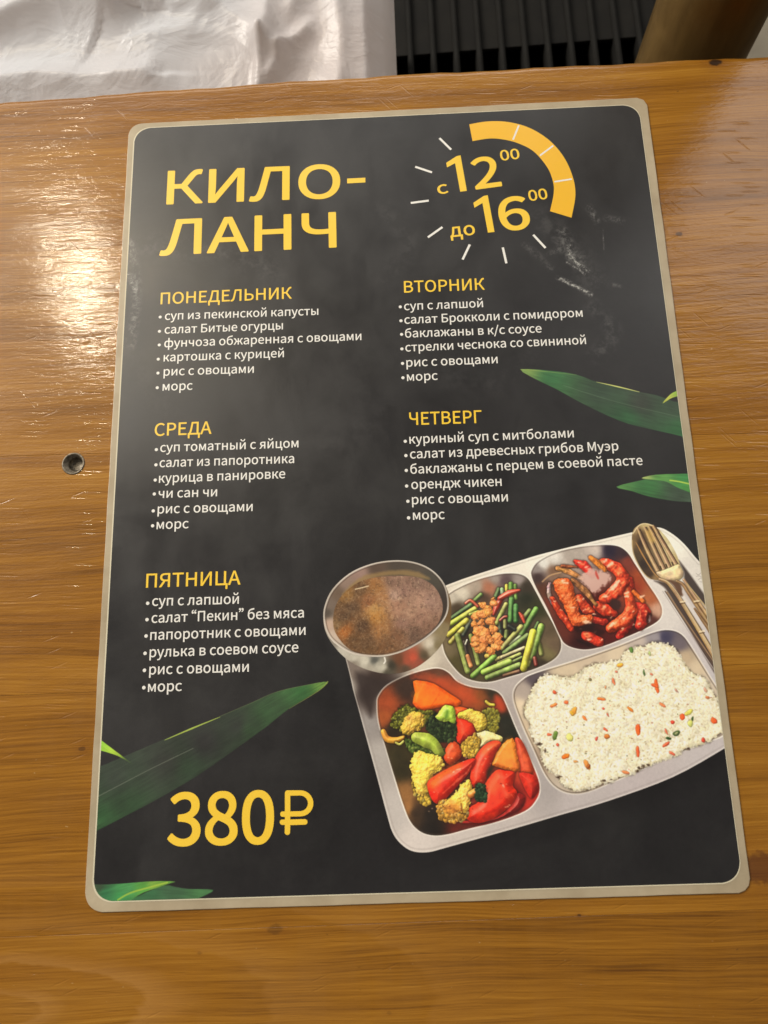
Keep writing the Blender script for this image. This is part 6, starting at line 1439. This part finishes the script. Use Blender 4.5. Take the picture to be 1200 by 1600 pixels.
HCAP, BCAP = 4.95, 3.55
DAYS = [
    ('ПОНЕДЕЛЬНИК', (251.6, 476.5), (456, 467.5), [
        ('суп из пекинской капусты', (258.3, 501), (497.5, 493), (251, 496.5)), ('салат Битые огурцы', (257.8, 522.4), (442.3, 515.7), (249.8, 518.8)),
        ('фунчоза обжаренная с овощами', (257.3, 543.6), (564.7, 532.3), (249.5, 540)), ('картошка с курицей', (256.3, 565.8), (443.8, 559), (248, 562.2)),
        ('рис с овощами', (256.3, 588), (396.8, 583.4), (247.5, 583.9)), ('морс', (254.7, 611.3), (301.2, 609.8), (246.4, 606.7))]),
    ('СРЕДА', (242.3, 682), (330.7, 678.5), [
        ('суп томатный с яйцом', (251, 706.9), (466.5, 699.7), (245, 703.3)), ('салат из папоротника', (250, 730.7), (459.8, 724), (244.4, 727)),
        ('курица в панировке', (249, 755), (445.9, 747.7), (243.3, 750.8)), ('чи сан чи', (248.5, 778.7), (339.5, 776), (241.8, 772.5)),
        ('рис с овощами', (247, 803), (395, 798.9), (240.2, 798.9)), ('морс', (245.4, 827.3), (295, 825.7), (239.2, 822.1))]),
    ('ВТОРНИК', (631.7, 458.4), (757.2, 453.7), [
        ('суп с лапшой', (631.7, 485.8), (754.6, 481), (625.5, 480.6)), ('салат Брокколи с помидором', (632.2, 507), (910, 496), (626.5, 502.3)),
        ('баклажаны в к/с соусе', (633.2, 528.6), (846, 520.4), (627.5, 523.5)), ('стрелки чеснока со свининой', (633.7, 550.3), (915.3, 538.5), (628, 546.2)),
        ('рис с овощами', (635.3, 574), (777.4, 568.4), (629, 568.9)), ('морс', (636.3, 596.3), (683.8, 594.3), (629.6, 591.2))]),
    ('ЧЕТВЕРГ', (640, 665), (752.6, 661.4), [
        ('куриный суп с митболами', (640, 694), (896.2, 684), (633.2, 690.3)), ('салат из древесных грибов Муэр', (641, 717.2), (966, 704.3), (634.2, 712.6)),
        ('баклажаны с перцем в соевой пасте', (641.5, 741), (1003.7, 727), (634.8, 735.8)), ('орендж чикен', (643, 764.8), (783.6, 759.6), (635.3, 760.1)),
        ('рис с овощами', (644, 788.5), (793.4, 783.9), (637.3, 783.9)), ('морс', (645.6, 812.8), (694.7, 811.3), (638.4, 809.7))]),
    ('ПЯТНИЦА', (229, 918.5), (376, 913.5), [
        ('суп с лапшой', (238.5, 947), (373.5, 943.5), (231.5, 943)), ('салат “Пекин” без мяса', (237.5, 973.5), (475, 965), (230.5, 968.5)),
        ('папоротник с овощами', (235.5, 1000), (477.5, 992), (229, 994)), ('рулька в соевом соусе', (234.5, 1027), (466.5, 1019), (227.5, 1021)),
        ('рис с овощами', (234, 1054), (389, 1049.5), (226.5, 1047.5)), ('морс', (232, 1081), (284.5, 1079.5), (225.5, 1074.5))]),
]


def disc(px, py, r, n=14):
    c = U(px, py)
    return [(c[0] + r * math.cos(2 * math.pi * k / n), c[1] + r * math.sin(2 * math.pi * k / n)) for k in range(n)]


for head, a, b, lines in DAYS:
    h_ = lettering('day_heading', head, a, b, HCAP, YELLOW, 0.065)
    for txt, p0, p1, bu in lines:
        l_ = lettering('dish_line', txt, p0, p1, BCAP, WHITE, 0.045)
        flat('bullet_dot', disc(bu[0], bu[1], 0.62), ZP + .02, WHITE, l_)

# price
f8 = frame(120, 1040, 2.857)
lettering('price_digits', '380', f8([(410, 799)])[0], f8([(876, 788)])[0], 15.9, YELLOW, 0.40)
arc = lambda cx, cy, rx, ry, a0, a1, n=7: [(cx + rx * math.cos(math.radians(a)), cy + ry * math.sin(math.radians(a))) for a in np.linspace(a0, a1, n)]
rub = [(929, 742), (930, 710), (916, 710)] + arc(917, 698, 10, 12, 100, 260, 5) + [(930, 686), (930, 674), (918, 674)] + arc(918, 662, 9, 12, 100, 260, 5) + \
      [(930, 650), (930, 568)] + arc(942, 568, 12, 12, 180, 270, 4) + [(1000, 556)] + arc(1000, 614, 57, 58, -80, 88, 12) + [(954, 673), (954, 686), (1020, 684)] + \
      arc(1021, 697, 10, 12, -80, 90, 5) + [(954, 711), (953, 742)] + arc(941, 743, 12, 12, 10, 170, 6)
hole = [(954, 580), (998, 579)] + arc(998, 614, 35, 35, -80, 84, 9) + [(954, 650)]
flat('rouble_sign', Us(f8(rub)), ZP + .02, YELLOW, menu, [Us(f8(hole))])

# the clock with opening hours
fC = frame(620, 170, 3.75)
oa = smooth([(424, 97), (530, 80), (650, 83), (775, 117), (890, 188), (975, 285), (1028, 400), (1045, 510), (1022, 643)], False, 6)
ia = smooth([(896, 605), (918, 500), (912, 425), (878, 345), (800, 255), (705, 206), (620, 185), (540, 180), (443, 195)], False, 6)
clock = flat('clock_arc', Us(fC(list(oa) + list(ia))), ZP + .02, AMBER, menu)


def tick(a, b, w, parent, z):
    A, B = U(*fC([a])[0]), U(*fC([b])[0])
    d = (B - A) / np.linalg.norm(B - A)
    n = np.array([-d[1], d[0]]) * w / 2
    flat('clock_tick', [A + n, B + n, B - n, A - n], z, WHITE, parent)


for a, b in [((250, 178), (318, 245)), ((108, 345), (206, 378)), ((82, 557), (187, 543)), ((182, 758), (267, 698)), ((385, 888), (427, 800)), ((620, 817), (641, 910)), ((798, 743), (870, 820))]:
    tick(a, b, 0.92, menu, ZP + .02)
for a, b in [((714, 103), (680, 187)), ((915, 222), (837, 280)), ((922, 433), (1024, 417))]:
    tick(a, b, 0.72, clock, ZP + .04)
flat('hour_digit', Us(fC([(289, 322), (350, 283), (373, 278), (410, 486), (371, 491), (341, 324), (294, 349)])), ZP + .02, YELLOW, menu)
flat('hour_digit', Us(fC([(448, 556), (508, 516), (532, 511), (572, 726), (533, 731), (501, 557), (454, 585)])), ZP + .02, YELLOW, menu)
lettering('hour_digit', '2', fC([(464, 475)])[0], fC([(612, 455)])[0], 14.0, YELLOW, 0.36)
lettering('hour_digit', '6', fC([(618, 721)])[0], fC([(784, 699)])[0], 14.4, YELLOW, 0.38)
lettering('minute_digits', '00', fC([(611, 309)])[0], fC([(720, 296)])[0], 4.7, YELLOW, 0.12)
lettering('minute_digits', '00', fC([(777, 545)])[0], fC([(884, 531)])[0], 4.7, YELLOW, 0.12)
lettering('hour_word', 'с', fC([(243, 506)])[0], fC([(302, 497)])[0], 5.5, YELLOW, 0.10)
lettering('hour_word', 'до', fC([(316, 757)])[0], fC([(460, 741)])[0], 5.9, YELLOW, 0.10)
# ------------------------------------------------------------------ what lies beyond the table edge
t = NT('floor_tile')
g_ = t.n('TexCoord').outputs['Object']
FLOORM = t.surf(t.n('BsdfPrincipled', ins={'Base Color': t.ramp(t.noise(g_, 6.0, 6, .6), [(0.3, lin(120, 112, 98)), (0.7, lin(150, 142, 126))]), 'Roughness': .5,
                                           'Normal': t.n('Bump', ins={'Height': t.noise(g_, 90.0, 4, .6), 'Distance': .001}).outputs[0]}))
fl = link('floor', mesh('floor', [(-6, -6, 0), (6, -6, 0), (6, 6, 0), (-6, 6, 0)], [(0, 1, 2, 3)]), FLOORM)
fl['kind'] = 'structure'

t = NT('dark_enamel')
g_ = t.n('TexCoord').outputs['Object']
DARK = t.surf(t.n('BsdfPrincipled', ins={'Base Color': t.ramp(t.noise(g_, 30.0, 6, .65), [(0.3, lin(13, 12, 11)), (0.75, lin(24, 23, 20))]), 'Roughness': t.maprange(t.noise(g_, 60.0, 3), .3, .7, .75, .9), 'Specular IOR Level': .2,
                                         'Normal': t.n('Bump', ins={'Height': t.noise(g_, 220.0, 3, .6), 'Distance': .0004}).outputs[0]}))
t = NT('dusty_dark_panel')
g_ = t.n('TexCoord').outputs['Object']
PANEL = t.surf(t.n('BsdfPrincipled', ins={'Base Color': t.ramp(t.noise(g_, 38.0, 6, .65), [(0.3, lin(12, 11, 10)), (0.75, lin(26, 24, 20))]), 'Roughness': .8, 'Specular IOR Level': .2}))
t = NT('black_void')
VOID = t.surf(t.n('BsdfPrincipled', ins={'Base Color': lin(12, 11, 10), 'Roughness': .9}))

GZ = -250.0
grille = thing('slatted_grille', 'black slatted heater grille beyond the table edge, between the white bag and the brass-coloured post', 'grille', (0, 0, TABLE_Z + GZ * MM))


def box(name, x0, x1, y0, y1, z0, z1, mat, parent, bev=0.0):
    bm = bmesh.new()
    bmesh.ops.create_cube(bm, size=1)
    for v in bm.verts:
        v.co = ((x0 + x1) / 2 + v.co.x * (x1 - x0), (y0 + y1) / 2 + v.co.y * (y1 - y0), (z0 + z1) / 2 + v.co.z * (z1 - z0))
        v.co *= MM
    if bev:
        bmesh.ops.bevel(bm, geom=bm.edges[:], offset=bev * MM, segments=2, affect='EDGES')
    me = bpy.data.meshes.new(name)
    bm.to_mesh(me)
    bm.free()
    return link(name, me, mat, parent)


GX0, GX1 = -420, 262
box('housing', GX0, GX1, 300, 760, -330, -296, VOID, grille)  # black box added below the slats so the open gap reads dark
box('housing_side', GX1 - 4, GX1, 300, 760, -296, -6, VOID, grille)
box('housing_side', GX0, GX0 + 4, 300, 760, -296, -6, VOID, grille)
box('front_rail', GX0, GX1, 294, 299.5, -330, -2, DARK, grille, 1)
box('rear_rail', GX0, GX1, 760.5, 768, -330, -2, DARK, grille, 1)
pl_, pr_ = U(640, 86, GZ - 4), U(960, 60, GZ - 4)
sl_ = float((pr_[1] - pl_[1]) / (pr_[0] - pl_[0]))
yb = lambda x: pl_[1] + sl_ * (x - pl_[0])
pv = [(x * MM, y * MM, z * MM) for z in (-7, -4) for x, y in ((GX0 + 5, yb(GX0 + 5)), (GX1 - 5, yb(GX1 - 5)), (GX1 - 5, 758), (GX0 + 5, 758))]
link('back_panel', mesh('back_panel', pv, [(3, 2, 1, 0), (4, 5, 6, 7), (0, 1, 5, 4), (1, 2, 6, 5), (2, 3, 7, 6), (3, 0, 4, 7)]), PANEL, grille)
a_ = U(640, 45, GZ)
b_ = U(675.5, 42, GZ)
pitch = float(b_[0] - a_[0])
slat_me = None
x_ = a_[0]
while x_ - pitch > GX0 + 12:
    x_ -= pitch
first = True
prof = [(-2.3, -16), (-2.3, -1.8), (-1.5, -0.5), (0, 0), (1.5, -0.5), (2.3, -1.8), (2.3, -16)]
vs = [(x * MM, y * MM, z * MM) for y in (300, 760) for x, z in prof]
n_ = len(prof)
fs = [(i, (i + 1) % n_, (i + 1) % n_ + n_, i + n_) for i in range(n_)] + [tuple(reversed(range(n_))), tuple(range(n_, 2 * n_))]
slat_me = mesh('slat', vs, fs)
slat_me.materials.append(DARK)
while x_ < GX1 - 8:
    o = bpy.data.objects.new('slat', slat_me)
    COL.objects.link(o)
    o.parent = grille
    o.location = (x_ * MM, 0, 0)
    x_ += pitch

# the post
t = NT('aged_brass')
g_ = t.n('TexCoord').outputs['Object']
BRASS = t.surf(t.n('BsdfPrincipled', ins={'Base Color': t.ramp(t.noise(t.scale(g_, (1, 1, .15)), 60.0, 5, .65), [(0.3, lin(88, 68, 36)), (0.7, lin(122, 98, 56))]), 'Metallic': .75,
                                          'Roughness': t.maprange(t.noise(g_, 90.0, 3), .3, .7, .36, .55)}))
PA, PB = U(999.5, 90, -60), U(1175, 82, -60)
pr = float(np.linalg.norm(PB - PA)) / 2 * 0.93
pc = (PA + PB) / 2 + np.array([2.0, pr * 0.35])
post = thing('metal_post', 'round brass-brown metal post standing behind the table edge at the right', 'post', (pc[0] * MM, pc[1] * MM, 0))
hp = 950.0
link('shaft', lathe('shaft', [(pr, 6), (pr, hp), (pr - 2, hp + 2), (0.1, hp + 2)], 64), BRASS, post)
link('foot_ring', lathe('foot_ring', [(pr + 14, 0), (pr + 14, 4), (pr + 11, 6), (pr + .6, 7), (pr + .6, 6)], 64), BRASS, post)

# crumpled white carrier bag
t = NT('white_plastic_film')
g_ = t.n('TexCoord').outputs['Object']
base_ = t.mix(t.maprange(t.noise(g_, 7.0, 3, .5), .42, .66), lin(234, 238, 246), lin(230, 222, 222))
h1 = t.noise(t.scale(g_, (1, 1.5, 1)), 30.0, 4, .55, 1.2)
h2 = t.math('ABSOLUTE', t.math('SUBTRACT', t.noise(g_, 26.0, 3, .5, 1.0), 0.5))
nb = t.n('Bump', ins={'Height': t.math('ADD', h1, t.math('MULTIPLY', h2, -1.6)), 'Distance': .004, 'Strength': .30})
pp = t.n('BsdfPrincipled', ins={'Base Color': base_, 'Roughness': .30, 'Normal': nb.outputs[0], 'IOR': 1.45})
tl = t.n('BsdfTranslucent', ins={'Color': lin(240, 234, 230), 'Normal': nb.outputs[0]})
mx = t.n('MixShader', ins={0: .42})
t.t.links.new(pp.outputs[0], mx.inputs[1])
t.t.links.new(tl.outputs[0], mx.inputs[2])
BAGM = t.surf(mx)

bagz = -50.0
folds = [  # ridge line (photo px), height mm, half width on the near side, half width on the far side (mm)
    ([(-60, 90), (0, 66), (60, 45), (110, 36), (185, 38)], 9, 8, 20), ([(185, 38), (205, 14), (240, 8), (290, 6)], 6, 10, 18),
    ([(290, 6), (330, 30), (380, 60), (412, 84)], 5, 8, 8), ([(412, 84), (430, 98), (452, 88), (482, 66)], 4, 4, 5),
    ([(412, 84), (410, 110), (404, 150)], 4.5, 2.5, 4), ([(440, 92), (436, 110), (424, 130)], 4, 4, 4), ([(330, 36), (350, 0), (360, -30)], 2.5, 6, 9),
    ([(420, 60), (425, 30), (440, -10)], 5, 7, 9), ([(460, 40), (475, 0), (480, -40)], 4, 6, 7),
    ([(520, -40), (528, 20), (535, 80), (530, 150)], 7, 10, 9), ([(565, -40), (570, 40), (575, 150)], 6, 8, 8), ([(598, -40), (604, 60), (606, 160)], 6, 6, 5),
    ([(0, 140), (60, 132), (150, 134), (230, 130)], 6, 12, 8), ([(240, 75), (330, 70), (390, 96)], 3, 14, 10), ([(-60, 20), (40, 0), (120, -20)], 8, 12, 12)]
BX0, BX1, BY0, BY1 = -380.0, 7.0, 176.0, 420.0
nx, ny = 230, 150
gx = np.linspace(BX0, BX1, nx)
gy = BY0 + (BY1 - BY0) * np.linspace(0, 1, ny) ** 1.35
X, Y = np.meshgrid(gx, gy)
Z = np.full(X.shape, bagz) + 18 * np.clip((Y - 200) / 120, -0.3, 1.4)
for ln_, hgt, wn, wf in folds:
    Q = Us(smooth(ln_, False, 5), bagz)
    d = np.full(X.shape, 1e9)
    side = np.zeros(X.shape)
    for i in range(len(Q) - 1):
        a, b = Q[i], Q[i + 1]
        e = b - a
        tt = np.clip(((X - a[0]) * e[0] + (Y - a[1]) * e[1]) / (e @ e + 1e-9), 0, 1)
        dx, dy = X - a[0] - tt * e[0], Y - a[1] - tt * e[1]
        dd = np.hypot(dx, dy)
        m = dd < d
        side = np.where(m, np.sign(e[0] * dy - e[1] * dx), side)
        d = np.where(m, dd, d)
    w_ = np.where(side > 0, wf, wn)
    Z += hgt * np.exp(-np.abs(d / w_) ** 1.3)
for cell, amp, sd in ((80, 3.0, 3), (30, 1.2, 5)):
    nz = fbm(X + 900, Y * 1.2 + 900, cell, 2, sd)
    Z += amp * nz * np.clip(0.35 + (X + 330) / 420, 0.35, 1)
Z = np.minimum(Z, -14 + 0.25 * np.maximum(Y - 200, 0))
# wrap the rim down: right side, near side, far side and left side
Z2 = Z.copy()
edge = np.minimum.reduce([(X[:, -1:] - X), (X - X[:, :1]), (Y - Y[:1, :]) * 1.0, (Y[-1:, :] - Y)])
Z2 -= 30 * np.exp(-edge / 9.0)
vs, fs = [], []
for j in range(ny):
    for i in range(nx):
        vs.append((X[j, i], Y[j, i], Z2[j, i]))
for j in range(ny - 1):
    for i in range(nx - 1):
        a = j * nx + i
        fs.append((a, a + 1, a + nx + 1, a + nx))
rim = [i for i in range(nx)] + [j * nx + nx - 1 for j in range(1, ny)] + [(ny - 1) * nx + i for i in range(nx - 2, -1, -1)] + [j * nx for j in range(ny - 2, 0, -1)]
prev = rim
cxm, cym = (BX0 + BX1) / 2, (BY0 + BY1) / 2
for lev in range(1, 10):
    cur = []
    zt = lev / 9
    for k, r in enumerate(rim):
        x, y, z = vs[r]
        wob = 5 * math.sin(k * .35 + lev * .9) * math.sin(k * .083) * math.sin(zt * 3.1)
        nxv, nyv = (x - cxm), (y - cym)
        L = math.hypot(nxv, nyv)
        cur.append(len(vs))
        out_ = 0 if x > -20 or y < 182 else 5 * math.sin(zt * 3.14) + wob
        vs.append((x + nxv / L * out_, y + nyv / L * out_, z + (GZ + 2 - z) * zt))
    for k in range(len(rim)):
        k2 = (k + 1) % len(rim)
        fs.append((prev[k], cur[k], cur[k2], prev[k2]))
    prev = cur
fs.append(tuple(prev))
bag_me = mesh('plastic_bag', [(x * MM, y * MM, (z - GZ) * MM) for x, y, z in vs], fs, True)
bag = link('plastic_bag', bag_me, BAGM)
bag.location = (0, 0, TABLE_Z + GZ * MM)
bag['label'] = 'crumpled white plastic carrier bag behind the table edge at the upper left'
bag['category'] = 'plastic bag'
bag['kind'] = 'thing'
del bag['kind']
